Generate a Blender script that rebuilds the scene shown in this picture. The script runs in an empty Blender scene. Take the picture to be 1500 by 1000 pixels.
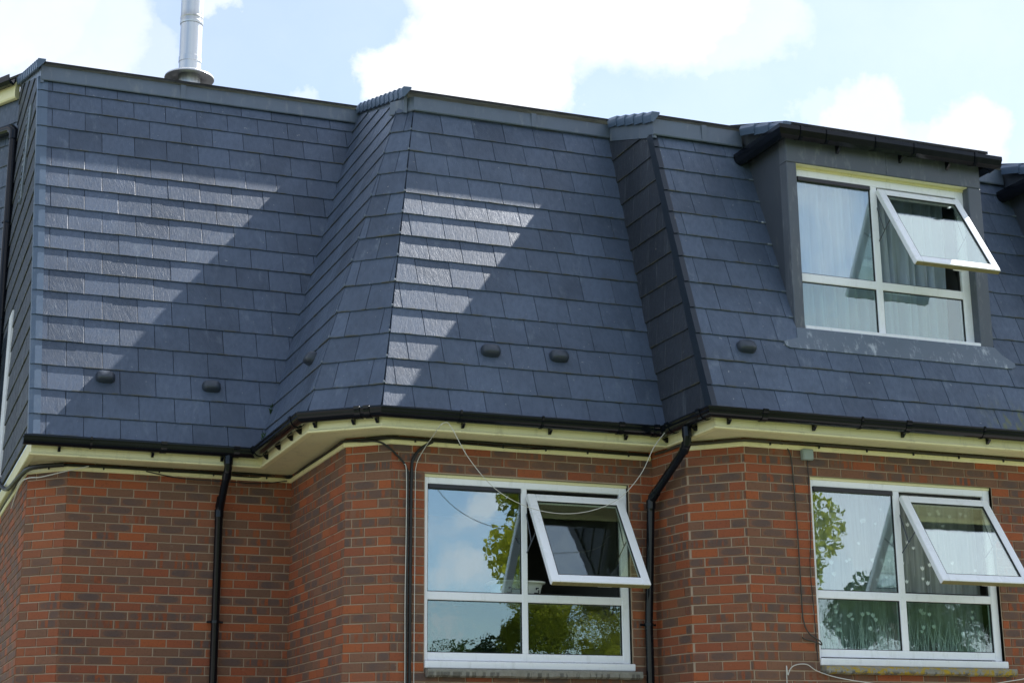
import bpy, math, random
from mathutils import Vector, Matrix
random.seed(11)
R = math.radians
scene = bpy.context.scene
COL = scene.collection

# ------------------------------------------------------------------ camera, world, sun, exposure
CAM_C = Vector((-1.2949, -14.1422, -2.8216))
ROW_R = Vector((0.9300, -0.3676, -0.0088)); ROW_U = Vector((-0.0862, -0.2413, 0.9666)); ROW_F = Vector((0.3583, 0.8981, 0.2547))
ROW_F.normalize(); ROW_R = (ROW_R - ROW_F * ROW_R.dot(ROW_F)).normalized(); ROW_U = ROW_R.cross(ROW_F)
cam = bpy.data.cameras.new('camera'); cam_o = bpy.data.objects.new('camera', cam); COL.objects.link(cam_o)
cam_o.matrix_world = Matrix(((ROW_R.x, ROW_U.x, -ROW_F.x, CAM_C.x), (ROW_R.y, ROW_U.y, -ROW_F.y, CAM_C.y),
                             (ROW_R.z, ROW_U.z, -ROW_F.z, CAM_C.z), (0, 0, 0, 1)))
cam.sensor_width = 36; cam.lens = 2421.25 / 1500 * 36; cam.clip_start = .1; cam.clip_end = 3000
scene.camera = cam_o
SUN = Vector((0.568, 0.204, 0.730)).normalized()
sun_el = math.asin(SUN.z); sun_az = math.atan2(SUN.x, SUN.y)
sun = bpy.data.lights.new('sun', 'SUN'); sun.energy = 5.0; sun.angle = R(.5); sun.color = (1, .985, .96)
sun_o = bpy.data.objects.new('sun', sun); COL.objects.link(sun_o)
sun_o.rotation_euler = SUN.to_track_quat('Z', 'Y').to_euler(); sun_o.location = SUN * 60
scene.view_settings.view_transform = 'Standard'; scene.view_settings.look = 'None'
scene.view_settings.gamma = 1; scene.view_settings.use_curve_mapping = False
scene.view_settings.exposure = 1.30
world = bpy.data.worlds.new('World'); scene.world = world; world.use_nodes = True
wn = world.node_tree; wn.nodes.clear()


class NT:
    """small node helper"""
    def __init__(s, tree): s.t = tree
    def n(s, typ, **kw):
        nd = s.t.nodes.new(typ)
        for k, v in kw.items():
            if k.startswith('_'): setattr(nd, k[1:], v)
            else:
                key = int(k[1:]) if k[0] == 'i' and k[1:].isdigit() else k.replace('__', ' ')
                if isinstance(v, bpy.types.NodeSocket): s.t.links.new(v, nd.inputs[key])
                else: nd.inputs[key].default_value = v
        return nd
    def math(s, op, a, b=None, c=None, clamp=False):
        nd = s.t.nodes.new('ShaderNodeMath'); nd.operation = op; nd.use_clamp = clamp
        for i, v in enumerate((a, b, c)):
            if v is None: continue
            if isinstance(v, bpy.types.NodeSocket): s.t.links.new(v, nd.inputs[i])
            else: nd.inputs[i].default_value = v
        return nd.outputs[0]
    def vmath(s, op, a, b=None, out=0):
        nd = s.t.nodes.new('ShaderNodeVectorMath'); nd.operation = op
        for i, v in enumerate((a, b)):
            if v is None: continue
            if isinstance(v, bpy.types.NodeSocket): s.t.links.new(v, nd.inputs[i])
            else: nd.inputs[i].default_value = v
        return nd.outputs[out]
    def mix(s, fac, a, b, blend='MIX'):
        nd = s.t.nodes.new('ShaderNodeMix'); nd.data_type = 'RGBA'; nd.blend_type = blend
        for k, v in ((0, fac), (6, a), (7, b)):
            if isinstance(v, bpy.types.NodeSocket): s.t.links.new(v, nd.inputs[k])
            else: nd.inputs[k].default_value = v if k == 0 else (tuple(v) + (1,) if len(v) == 3 else v)
        return nd.outputs[2]
    def ramp(s, fac, lo, hi, a=0., b=1., smooth=True):
        nd = s.t.nodes.new('ShaderNodeMapRange'); nd.interpolation_type = 'SMOOTHSTEP' if smooth else 'LINEAR'
        s.t.links.new(fac, nd.inputs[0])
        for i, v in enumerate((lo, hi, a, b)): nd.inputs[i + 1].default_value = v
        return nd.outputs[0]
    def noise(s, vec, scale, detail=4, rough=.55, out=0, dist=0):
        nd = s.t.nodes.new('ShaderNodeTexNoise')
        if vec is not None: s.t.links.new(vec, nd.inputs['Vector'])
        nd.inputs['Scale'].default_value = scale; nd.inputs['Detail'].default_value = detail
        nd.inputs['Roughness'].default_value = rough; nd.inputs['Distortion'].default_value = dist
        return nd.outputs[out]


def px_dir(x, y):
    v = ROW_R * ((x - 750) / 2421.25) + ROW_U * ((500 - y) / 2421.25) + ROW_F
    return v.normalized()


w = NT(wn)
sky = w.n('ShaderNodeTexSky', _sky_type='NISHITA', _sun_disc=False, _sun_elevation=sun_el, _sun_rotation=sun_az,
          _air_density=1.0, _dust_density=.4, _ozone_density=2.2, _altitude=60)
tc = w.n('ShaderNodeTexCoord').outputs['Generated']
n1 = w.noise(tc, 9, 8, .62, out=1)
warp = w.vmath('SCALE', w.vmath('SUBTRACT', n1, (.5, .5, .5)), None); warp.node.inputs[3].default_value = .10
dw = w.vmath('ADD', tc, warp)
mask = None
# cumulus seen over the roof (directions on the sky sphere, angular radii)
CLOUDS = [(600, 130, .036, 1), (665, 95, .046, 1), (745, 60, .05, 1), (800, 95, .04, .95), (860, 10, .05, 1), (760, -40, .07, 1), (960, -30, .075, .95), (1090, 20, .05, .6), (1190, 50, .03, .35),
          (40, 20, .05, .75), (130, 60, .05, .7), (60, 110, .04, .55), (220, 95, .03, .5), (330, -5, .02, .7), (1250, 190, .03, .7), (1200, 180, .02, .5), (1400, 205, .035, .75), (1340, 220, .03, .6), (430, 165, .015, .5), (1040, 95, .02, .5), (960, 80, .025, .35)]
for (x, y, r, a) in CLOUDS:
    d = px_dir(x, y)
    dist = w.vmath('DISTANCE', dw, tuple(d), out=1)
    m = w.ramp(dist, r * 1.16, r * .62, 0, a)
    mask = m if mask is None else w.math('MAXIMUM', mask, m)
# clouds standing over the garden side, the ones the panes mirror
for (x, y, r, a) in [(700, 735, .017, .85), (735, 725, .014, .8), (672, 748, .012, .6), (650, 825, .012, .7), (690, 838, .017, .8), (645, 850, .012, .7), (655, 925, .014, .7), (1215, 735, .05, .9), (1260, 780, .04, .9), (1290, 850, .04, .9), (1240, 860, .05, .8), (1250, 930, .04, .8), (1350, 900, .05, .6),
                     (1250, 460, .035, .9), (1215, 440, .02, .7), (1390, 480, .04, .9), (1330, 465, .03, .8), (1200, 300, .03, .35)]:
    d = px_dir(x, y); d.y = -d.y
    dist = w.vmath('DISTANCE', dw, tuple(d), out=1)
    mask = w.math('MAXIMUM', mask, w.ramp(dist, r * 1.3, r * .35, 0, a))
for (x, y, r, a) in [(1400, 365, .10, .95), (1440, 800, .09, .95)]:      # high cloud caught by the tilted lights
    d = px_dir(x, y); nrm = Vector((0, -math.cos(R(32.5)), math.sin(R(32.5)))); d = d - nrm * 2 * d.dot(nrm)
    mask = w.math('MAXIMUM', mask, w.ramp(w.vmath('DISTANCE', dw, tuple(d), out=1), r * 1.3, r * .35, 0, a))
# broken cloud over the rest of the sky
sep = w.n('ShaderNodeSeparateXYZ', Vector=tc)
flat = w.n('ShaderNodeMapping', Vector=dw); flat.inputs['Scale'].default_value = (1, 1, 2.1); flat.inputs['Location'].default_value = (3.3, 1.7, .4)
n2 = w.noise(flat.outputs[0], 2.6, 9, .56)
front = w.ramp(w.vmath('DOT_PRODUCT', tc, tuple(px_dir(750, 200)), out=1), .93, .86)
m2 = w.math('MULTIPLY', w.ramp(n2, .45, .60), front)
mask = w.math('MAXIMUM', mask, w.math('MULTIPLY', m2, .85))
veil = w.math('MULTIPLY', w.ramp(w.noise(tc, 3.2, 4, .5), .3, .7), .12)
aur = w.ramp(w.vmath('DOT_PRODUCT', tc, tuple(SUN), out=1), .1, .95, 0, .42, smooth=False)      # bright hazy air round the sun
mask = w.math('MAXIMUM', mask, w.math('ADD', veil, aur))
shade = w.noise(dw, 14, 5, .5)
cloud_col = w.mix(shade, (4.6, 4.95, 5.6), (6.7, 6.65, 6.7))
skyc = w.mix(mask, sky.outputs[0], cloud_col)
bg = w.n('ShaderNodeBackground', Color=skyc, Strength=.088)
w.n('ShaderNodeOutputWorld', Surface=bg.outputs[0])

# ------------------------------------------------------------------ materials
MATS = {}
def material(name):
    m = bpy.data.materials.new(name); m.use_nodes = True; m.node_tree.nodes.clear(); MATS[name] = m
    return m, NT(m.node_tree)
def tint(t):
    a = t.n('ShaderNodeAttribute', _attribute_type='OBJECT', _attribute_name='tint').outputs['Fac']
    b = t.n('ShaderNodeAttribute', _attribute_type='GEOMETRY', _attribute_name='tint').outputs['Fac']
    return t.math('ADD', a, b)
def finish(t, col, rough, metal=0, bump=None, bdist=.001, spec=.5, coat=0, extra=None):
    p = t.n('ShaderNodeBsdfPrincipled')
    def s(k, v):
        if isinstance(v, bpy.types.NodeSocket): t.t.links.new(v, p.inputs[k])
        else: p.inputs[k].default_value = v if not isinstance(v, tuple) or len(v) == 4 else v + (1,)
    s('Base Color', col); s('Roughness', rough); s('Metallic', metal); s('Specular IOR Level', spec); s('Coat Weight', coat)
    if bump is not None:
        b = t.n('ShaderNodeBump', Height=bump, Distance=bdist, Strength=1.0); t.t.links.new(b.outputs[0], p.inputs['Normal'])
    for k, v in (extra or {}).items(): s(k, v)
    t.n('ShaderNodeOutputMaterial', Surface=p.outputs[0])
    return p
def pos(t): return t.n('ShaderNodeNewGeometry').outputs['Position']
def mapv(t, v, sc, loc=(0, 0, 0)):
    m = t.n('ShaderNodeMapping', Vector=v); m.inputs['Scale'].default_value = sc; m.inputs['Location'].default_value = loc
    return m.outputs[0]
def simple(name, col, rough, metal=0, var=.12, scale=6, bump=.0, spec=.5, dirt=None, dirt_amt=.4, coat=0):
    m, t = material(name); P = pos(t)
    n = t.noise(P, scale, 5, .6)
    c = t.mix(n, tuple(x * (1 - var) for x in col), tuple(min(1, x * (1 + var)) for x in col))
    if dirt:
        d = t.ramp(t.noise(mapv(t, P, (1, 1, .25)), 14, 6, .7), .52, .72, 0, dirt_amt)
        c = t.mix(d, c, dirt)
    finish(t, c, t.ramp(n, .2, .8, rough * .8, min(1, rough * 1.2)), metal, bump=t.noise(P, scale * 12, 4) if bump else None, bdist=bump or .001, spec=spec, coat=coat)
    return m

# slate-look concrete tiles
def slate(name, base, lo, rough=.46, grain=.0019, bluish=0):
    m, t = material(name); ti = tint(t); P = pos(t)
    uv = t.n('ShaderNodeUVMap', _uv_map='UVMap').outputs[0]
    off = t.n('ShaderNodeCombineXYZ', X=t.math('MULTIPLY', ti, 37.), Y=t.math('MULTIPLY', ti, 91.), Z=ti).outputs[0]
    v = t.vmath('ADD', uv, off)
    rot = t.n('ShaderNodeVectorRotate', Vector=v, Angle=t.math('MULTIPLY', t.math('SUBTRACT', ti, .5), .7), _rotation_type='Z_AXIS').outputs[0]
    g1 = t.noise(mapv(t, rot, (95, 9, 1)), 1, 4, .6, dist=.6)
    g2 = t.noise(mapv(t, rot, (30, 14, 1)), 1, 5, .6)
    ridge = t.math('ABSOLUTE', t.math('SUBTRACT', g1, .5))
    h = t.math('ADD', t.math('MULTIPLY', ridge, 1.5), t.math('MULTIPLY', g2, .9))
    wet = t.noise(P, 1.7, 5, .6)
    c = t.mix(ti, lo, base)
    c = t.mix(t.ramp(wet, .35, .7, 0, .45), c, tuple(x * 1.35 for x in base))
    c = t.mix(t.ramp(g2, .35, .75, 0, .25), c, tuple(x * .6 for x in lo))
    # pale rain streaks and a little green moss
    st = t.noise(mapv(t, P, (9, 9, .9)), 1, 5, .7)
    c = t.mix(t.ramp(st, .56, .78, 0, .34), c, (.24, .28, .33))
    sp = t.noise(P, 34, 3, .5)
    c = t.mix(t.ramp(sp, .70, .76, 0, .5), c, (.42, .42, .40))
    sepu = t.n('ShaderNodeSeparateXYZ', Vector=uv).outputs[1]
    edge = t.ramp(sepu, .018, .0, 0, 1)
    mo = t.math('MULTIPLY', t.math('MULTIPLY', edge, t.ramp(t.noise(P, 5, 5, .7), .45, .62)), .75)
    c = t.mix(mo, c, (.07, .065, .035))
    sx = t.n('ShaderNodeSeparateXYZ', Vector=P)
    mz = t.math('MULTIPLY', t.ramp(sx.outputs[2], .34, .05), t.ramp(sx.outputs[0], 7.4, 7.9))
    c = t.mix(t.math('MULTIPLY', mz, t.ramp(t.noise(mapv(t, P, (14, 14, 2.5)), 1, 5, .7), .44, .62)), c, (.14, .15, .03))
    finish(t, c, t.ramp(g2, .3, .7, rough * .85, rough * 1.25), 0, bump=h, bdist=grain, spec=.42)
    return m
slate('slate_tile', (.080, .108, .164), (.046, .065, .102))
slate('slate_shaded', (.032, .039, .054), (.020, .026, .038), rough=.5)  # same slate, shade of the left-facing cheeks put into the colour
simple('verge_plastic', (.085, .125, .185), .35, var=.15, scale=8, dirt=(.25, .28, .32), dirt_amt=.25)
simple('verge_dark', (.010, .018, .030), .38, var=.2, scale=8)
simple('cloak_tile', (.075, .115, .18), .4, var=.2, scale=9)
simple('flashing', (.115, .145, .195), .42, metal=0, var=.22, scale=4, dirt=(.26, .27, .28), dirt_amt=.4)
simple('lead', (.085, .098, .124), .5, metal=0, var=.25, scale=4, dirt=(.22, .23, .25), dirt_amt=.6)
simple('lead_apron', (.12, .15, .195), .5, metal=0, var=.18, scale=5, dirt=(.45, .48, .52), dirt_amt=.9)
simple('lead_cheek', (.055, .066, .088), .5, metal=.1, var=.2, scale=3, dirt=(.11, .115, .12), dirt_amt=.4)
simple('felt', (.012, .012, .014), .8, var=.3)
simple('underlay', (.02, .021, .024), .9, var=.2)
simple('black_plastic', (.004, .0055, .009), .14, var=.3, scale=7, dirt=(.018, .019, .022), dirt_amt=.15, spec=.28)
simple('cream_plastic', (.84, .77, .45), .38, var=.05, scale=5, dirt=(.42, .38, .20), dirt_amt=.35)
simple('cream_soffit', (.74, .68, .42), .5, var=.07, scale=4, dirt=(.36, .33, .19), dirt_amt=.4)
simple('white_plastic', (.92, .92, .95), .3, var=.03, scale=5, dirt=(.58, .58, .54), dirt_amt=.3)
simple('rubber', (.012, .012, .012), .6)
simple('mould', (.22, .19, .08), .8, var=.4, scale=30)
simple('dark_metal', (.012, .012, .018), .35, var=.2)
simple('grey_box', (.30, .36, .34), .5, var=.1)
simple('black_cable', (.012, .012, .012), .5, var=.2)
simple('brown_cable', (.05, .042, .032), .6, var=.3)
simple('white_cable', (.62, .60, .54), .5, var=.1)
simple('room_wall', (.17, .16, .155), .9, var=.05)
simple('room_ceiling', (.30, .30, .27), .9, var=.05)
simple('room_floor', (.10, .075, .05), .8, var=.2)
simple('basket', (.80, .80, .76), .4, var=.03)
simple('cardboard', (.50, .34, .10), .8, var=.1)
simple('motif', (.93, .94, .94), .8, var=.02)
simple('trunk_bark', (.07, .055, .04), .9, var=.3, bump=.01)
simple('moss_plant', (.06, .12, .03), .8, var=.4)

m, t = material('brick')
ti = tint(t); P = pos(t); uv = t.n('ShaderNodeUVMap', _uv_map='UVMap').outputs[0]
su = t.n('ShaderNodeSeparateXYZ', Vector=uv)
fr = t.math('FRACT', t.math('MULTIPLY', ti, 17.31)); fr2 = t.math('FRACT', t.math('MULTIPLY', ti, 41.7))
red = t.mix(fr, (.37, .10, .035), (.27, .080, .040))
brown = t.mix(fr, (.165, .090, .058), (.230, .105, .062))
nlow = t.noise(P, 9, 5, .6)
mult = t.ramp(nlow, .3, .7)
c = t.mix(t.ramp(ti, .70, .78), brown, red)
# dark purple-grey kiln face in the middle of many bricks, bands on others
ex = t.math('MULTIPLY', t.math('ABSOLUTE', t.math('SUBTRACT', su.outputs[0], .5)), 2)
ey = t.math('MULTIPLY', t.math('ABSOLUTE', t.math('SUBTRACT', su.outputs[1], .5)), 2)
el = t.math('ADD', t.math('POWER', ex, 3.), t.math('POWER', ey, 3.))
el = t.math('ADD', el, t.math('MULTIPLY', t.math('SUBTRACT', nlow, .5), 1.0))
core = t.math('MULTIPLY', t.ramp(el, .75, .35), t.math('MULTIPLY', t.ramp(fr2, .25, .4), t.ramp(ti, .8, .7)))
c = t.mix(t.math('MULTIPLY', core, .85), c, t.mix(mult, (.098, .073, .068), (.140, .083, .064)))
band = t.noise(t.n('ShaderNodeCombineXYZ', X=t.math('MULTIPLY', su.outputs[0], 5.), Y=t.math('MULTIPLY', ti, 71.)).outputs[0], 1, 1, .4)
bm = t.math('MULTIPLY', t.ramp(t.math('ADD', band, t.math('MULTIPLY', t.math('SUBTRACT', t.noise(P, 30, 4, .6), .5), .35)), .50, .62), t.math('MULTIPLY', t.ramp(ti, .30, .34), t.ramp(ti, .58, .54)))
c = t.mix(bm, c, t.mix(mult, (.34, .088, .028), (.20, .064, .032)))
c = t.mix(t.ramp(t.noise(P, 60, 3, .7), .5, .75, 0, .5), c, (.07, .038, .028))
c = t.mix(t.ramp(t.noise(P, 1.3, 5, .6), .45, .7, 0, .35), c, (.24, .115, .062))
c = t.mix(t.ramp(t.noise(P, 26, 4, .6), .62, .8, 0, .3), c, (.36, .27, .20))
hb = t.math('ADD', t.noise(P, 140, 4, .6), t.math('MULTIPLY', t.noise(mapv(t, P, (14, 14, 90)), 1, 2), .6))
finish(t, c, .82, 0, bump=hb, bdist=.0022, spec=.3)

m, t = material('mortar'); P = pos(t)
c = t.mix(t.noise(P, 5, 5, .6), (.34, .245, .175), (.50, .38, .28))
finish(t, c, .95, bump=t.noise(P, 160, 4, .7), bdist=.003, spec=.2)

m, t = material('stone'); P = pos(t)
c = t.mix(t.noise(P, 16, 6, .7), (.13, .12, .10), (.42, .40, .35))
sx = t.n('ShaderNodeSeparateXYZ', Vector=P)
c = t.mix(t.math('MULTIPLY', t.ramp(t.noise(mapv(t, P, (26, 4, 3)), 1, 3, .6), .5, .56), t.math('MULTIPLY', t.ramp(sx.outputs[2], -2.015, -2.03), .6)), c, (.045, .042, .038))
lich = t.math('MULTIPLY', t.ramp(t.noise(P, 20, 6, .65), .46, .58), t.ramp(sx.outputs[0], 5.6, 6.1, .03, 1))
c = t.mix(lich, c, t.mix(t.noise(P, 45, 3), (.48, .29, .02), (.34, .27, .05)))
finish(t, c, .95, bump=t.noise(P, 70, 6, .7), bdist=.008, spec=.2)

m, t = material('flue_steel'); P = pos(t)
g = t.noise(mapv(t, P, (34, 34, .25)), 1, 3, .5)
c = t.mix(g, (.50, .52, .55), (.80, .80, .79))
sx = t.n('ShaderNodeSeparateXYZ', Vector=P)
ring = t.math('MULTIPLY', t.ramp(t.math('ABSOLUTE', t.math('SUBTRACT', sx.outputs[2], 5.20)), .09, .0, 0, .55), t.noise(mapv(t, P, (30, 30, 4)), 1, 3))
c = t.mix(ring, c, (.22, .17, .12))
finish(t, c, t.ramp(g, .3, .7, .28, .42), .7, bump=g, bdist=.004)

def glass(name, ior, tintc, wob=.0, scale=2.0):
    m, t = material(name); P = pos(t)
    h = t.noise(P, scale, 3, .5)
    b = t.n('ShaderNodeBump', Height=h, Distance=wob, Strength=1.0)
    ge = t.n('ShaderNodeNewGeometry')                                   # same mirror share from either side of the pane
    cs = t.math('ABSOLUTE', t.vmath('DOT_PRODUCT', ge.outputs['Incoming'], ge.outputs['Normal'], out=1))
    fz = t.math('ADD', t.math('MULTIPLY', t.math('POWER', t.math('SUBTRACT', 1., cs), 5.), 1 - ior), ior)
    tr = t.n('ShaderNodeBsdfTransparent', Color=tintc + (1,))
    gl = t.n('ShaderNodeBsdfGlossy', Color=(.84, .95, 1, 1), Roughness=.0, Normal=b.outputs[0])
    mx = t.n('ShaderNodeMixShader', i0=fz, i1=tr.outputs[0], i2=gl.outputs[0])
    t.n('ShaderNodeOutputMaterial', Surface=mx.outputs[0])
glass('window_glass', .27, (.90, .95, .93), .0004, 4)
glass('rippled_glass', .17, (.85, .93, .89), .0007, 7)
glass('clear_sash_glass', .12, (.88, .94, .88), .0008, 3)
glass('sash_glass', .36, (.88, .94, .88), .0008, 3)

def sheer(name, op, col=(.80, .83, .88)):
    m, t = material(name); P = pos(t)
    g = t.noise(mapv(t, P, (30, 1, 1.2)), 1, 3, .5)
    df = t.n('ShaderNodeBsdfDiffuse', Color=col + (1,)); tl = t.n('ShaderNodeBsdfTranslucent', Color=col + (1,))
    a = t.n('ShaderNodeMixShader', i0=.4, i1=df.outputs[0], i2=tl.outputs[0])
    tp = t.n('ShaderNodeBsdfTransparent')
    mx = t.n('ShaderNodeMixShader', i0=t.ramp(g, .3, .7, op * .8, min(1, op * 1.2)), i1=tp.outputs[0], i2=a.outputs[0])
    t.n('ShaderNodeOutputMaterial', Surface=mx.outputs[0])
sheer('sheer_white', .95, (.72, .80, .92)); sheer('sheer_net', .62, (.80, .84, .82))

def leaf(name, a, b):
    m, t = material(name); ti = tint(t)
    c = t.mix(ti, a, b)
    df = t.n('ShaderNodeBsdfDiffuse', Color=c); tl = t.n('ShaderNodeBsdfTranslucent', Color=c)
    mx = t.n('ShaderNodeMixShader', i0=.35, i1=df.outputs[0], i2=tl.outputs[0])
    t.n('ShaderNodeOutputMaterial', Surface=mx.outputs[0])
leaf('leaf_yellow', (.13, .17, .015), (.60, .56, .06)); leaf('leaf_dark', (.025, .05, .012), (.07, .11, .025))
m, t = material('grass_ground'); P = pos(t)
finish(t, t.mix(t.noise(P, .6, 8, .7), (.045, .075, .02), (.10, .12, .04)), .95, bump=t.noise(P, 20, 6), bdist=.05)
m, t = material('paving'); P = pos(t)
finish(t, t.mix(t.noise(P, 3, 8, .7), (.20, .19, .17), (.30, .28, .25)), .9, bump=t.noise(P, 60, 6), bdist=.01)

# ------------------------------------------------------------------ mesh helpers
class MB:
    def __init__(s): s.v = []; s.f = []; s.uv = []; s.t = []; s.sm = []
    def add(s, verts, faces, uvs=None, tint=0., smooth=False):
        o = len(s.v); s.v += [tuple(p) for p in verts]
        for i, f in enumerate(faces):
            s.f.append(tuple(j + o for j in f)); s.t.append(tint); s.sm.append(smooth)
            s.uv.append([uvs[j] for j in f] if uvs else None)
    def box(s, a, b, bev=0.):
        x0, x1 = sorted((a[0], b[0])); y0, y1 = sorted((a[1], b[1])); z0, z1 = sorted((a[2], b[2]))
        s.prism([(x0, y0), (x1, y0), (x1, y1), (x0, y1)], z0, z1) if not bev else s.bbox(x0, x1, y0, y1, z0, z1, bev)
    def bbox(s, x0, x1, y0, y1, z0, z1, e):
        e = min(e, (x1 - x0) * .45, (y1 - y0) * .45, (z1 - z0) * .45)
        X = (x0, x1); Y = (y0, y1); Z = (z0, z1); V = []; idx = {}
        for i in (0, 1):
            for j in (0, 1):
                for k in (0, 1):
                    sx, sy, sz = (1 - 2 * i) * e, (1 - 2 * j) * e, (1 - 2 * k) * e
                    for a, p in enumerate(((X[i], Y[j] + sy, Z[k] + sz), (X[i] + sx, Y[j], Z[k] + sz), (X[i] + sx, Y[j] + sy, Z[k]))):
                        idx[i, j, k, a] = len(V); V.append(p)
        F = []
        for i in (0, 1):
            q = [idx[i, 0, 0, 0], idx[i, 1, 0, 0], idx[i, 1, 1, 0], idx[i, 0, 1, 0]]; F.append(q if i else q[::-1])
            q = [idx[0, i, 0, 1], idx[1, i, 0, 1], idx[1, i, 1, 1], idx[0, i, 1, 1]]; F.append(q[::-1] if i else q)
            q = [idx[0, 0, i, 2], idx[1, 0, i, 2], idx[1, 1, i, 2], idx[0, 1, i, 2]]; F.append(q if i else q[::-1])
        for i in (0, 1):
            for j in (0, 1):
                F.append([idx[i, j, 0, 0], idx[i, j, 1, 0], idx[i, j, 1, 1], idx[i, j, 0, 1]])
                F.append([idx[i, 0, j, 0], idx[i, 1, j, 0], idx[i, 1, j, 2], idx[i, 0, j, 2]])
                F.append([idx[0, i, j, 1], idx[1, i, j, 1], idx[1, i, j, 2], idx[0, i, j, 2]])
                for k in (0, 1): F.append([idx[i, j, k, 0], idx[i, j, k, 1], idx[i, j, k, 2]])
        s.add(V, F)
    def prism(s, poly, z0, z1, tr=None):
        n = len(poly); V = [(p[0], p[1], z0) for p in poly] + [(p[0], p[1], z1) for p in poly]
        F = [tuple(range(n))[::-1], tuple(range(n, 2 * n))] + [(i, (i + 1) % n, n + (i + 1) % n, n + i) for i in range(n)]
        if tr: V = [tr(Vector(p)) for p in V]
        s.add(V, F)
    def tube(s, pts, r, seg=8, cap=True, rr=None):
        pts = [Vector(p) for p in pts]; n = len(pts); V = []; F = []; up = None
        for i, p in enumerate(pts):
            d = ((pts[min(i + 1, n - 1)] - p).normalized() + (p - pts[max(i - 1, 0)]).normalized())
            d = d.normalized() if d.length > 1e-6 else Vector((0, 0, 1))
            if up is None: up = Vector((0, 0, 1)) if abs(d.z) < .9 else Vector((1, 0, 0))
            a = up.cross(d).normalized(); b = d.cross(a); up = b if b.length else up
            k = 1.
            if 0 < i < n - 1:
                c = (pts[i + 1] - p).normalized().dot((p - pts[i - 1]).normalized()); k = 1 / max(.75, math.sqrt((1 + c) / 2))
            rad = (rr[i] if rr else r) * k
            for j in range(seg):
                t = 2 * math.pi * j / seg; V.append(p + a * math.cos(t) * rad + b * math.sin(t) * rad)
        for i in range(n - 1):
            for j in range(seg):
                F.append((i * seg + j, i * seg + (j + 1) % seg, (i + 1) * seg + (j + 1) % seg, (i + 1) * seg + j))
        s.add(V, F, smooth=True)
        if cap: s.add([V[j] for j in range(seg)], [tuple(range(seg))[::-1]]); s.add([V[(n - 1) * seg + j] for j in range(seg)], [tuple(range(seg))])
    def lathe(s, prof, c, seg=32):
        V = []; F = []; n = len(prof)
        for (r, z) in prof:
            for j in range(seg): t = 2 * math.pi * j / seg; V.append((c[0] + r * math.cos(t), c[1] + r * math.sin(t), c[2] + z))
        for i in range(n - 1):
            for j in range(seg): F.append((i * seg + j, i * seg + (j + 1) % seg, (i + 1) * seg + (j + 1) % seg, (i + 1) * seg + j))
        s.add(V, F)
    def sweep(s, path, prof, closed_prof=True, smooth=False, frac=None):
        """profile points (outward, z) carried along a plan path with mitred corners; outward = right of travel"""
        n = len(path); V = []; F = []; m = len(prof)
        for i, p in enumerate(path):
            p = Vector(p[:2]); a = (p - Vector(path[i - 1][:2])).normalized() if i else None
            b = (Vector(path[i + 1][:2]) - p).normalized() if i < n - 1 else None
            na = Vector((a.y, -a.x)) if a else None; nb = Vector((b.y, -b.x)) if b else None
            if na is None: nn = nb
            elif nb is None: nn = na
            else: nn = (na + nb).normalized(); nn = nn / max(.3, nn.dot(na))
            z = path[i][2] if len(path[i]) > 2 else 0
            for (o, h) in prof: V.append((p.x + nn.x * o, p.y + nn.y * o, z + h))
        for i in range(n - 1):
            for j in range(m if closed_prof else m - 1):
                F.append((i * m + j, i * m + (j + 1) % m, (i + 1) * m + (j + 1) % m, (i + 1) * m + j))
        s.add(V, F, smooth=smooth)
        if closed_prof: s.add(V[:m], [tuple(range(m))]); s.add(V[-m:], [tuple(range(m))[::-1]])
    def mesh(s, name, mat):
        me = bpy.data.meshes.new(name); me.from_pydata(s.v, [], s.f); me.materials.append(MATS[mat] if isinstance(mat, str) else mat)
        if any(u is not None for u in s.uv):
            uvl = me.uv_layers.new(name='UVMap'); k = 0
            for u, f in zip(s.uv, s.f):
                for j in range(len(f)):
                    uvl.data[k].uv = (u[j][0], u[j][1]) if u else (0, 0); k += 1
        if any(s.t):
            at = me.attributes.new('tint', 'FLOAT', 'FACE'); at.data.foreach_set('value', s.t)
        if any(s.sm): me.polygons.foreach_set('use_smooth', s.sm)
        me.update(); return me
    def build(s, name, mat, parent=None, M=None):
        return obj(name, s.mesh(name, mat), parent, M)

WM = {}
def wmat(o): return WM.get(o.name, Matrix.Identity(4))
def obj(name, me, parent=None, M=None):
    o = bpy.data.objects.new(name, me); COL.objects.link(o)
    M = M or Matrix.Identity(4); WM[o.name] = M
    if parent: o.parent = parent; o.matrix_basis = wmat(parent).inverted() @ M
    else: o.matrix_basis = M
    return o
def empty(name, loc): return obj(name, None, None, Matrix.Translation(loc))
def tag(o, label=None, cat=None, group=None, kind=None):
    if label: o['label'] = label
    if cat: o['category'] = cat
    if group: o['group'] = group
    if kind: o['kind'] = kind
    return o

# ------------------------------------------------------------------ site
GZ = -4.8
g = MB(); g.add([(-400, -400, GZ), (400, -400, GZ), (400, 400, GZ), (-400, 400, GZ)], [(0, 1, 2, 3)])
tag(g.build('ground', 'grass_ground'), kind='structure')
g = MB(); g.add([(-30, -6, GZ + .004), (40, -6, GZ + .004), (40, 4, GZ + .004), (-30, 4, GZ + .004)], [(0, 1, 2, 3)])
tag(g.build('pavement', 'paving'), kind='structure')

HOUSE = tag(empty('apartment_building', (3, 0, GZ)),
            'red brick block with slate tiled mansard roof, stepped bays and open white windows', 'building')

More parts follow.
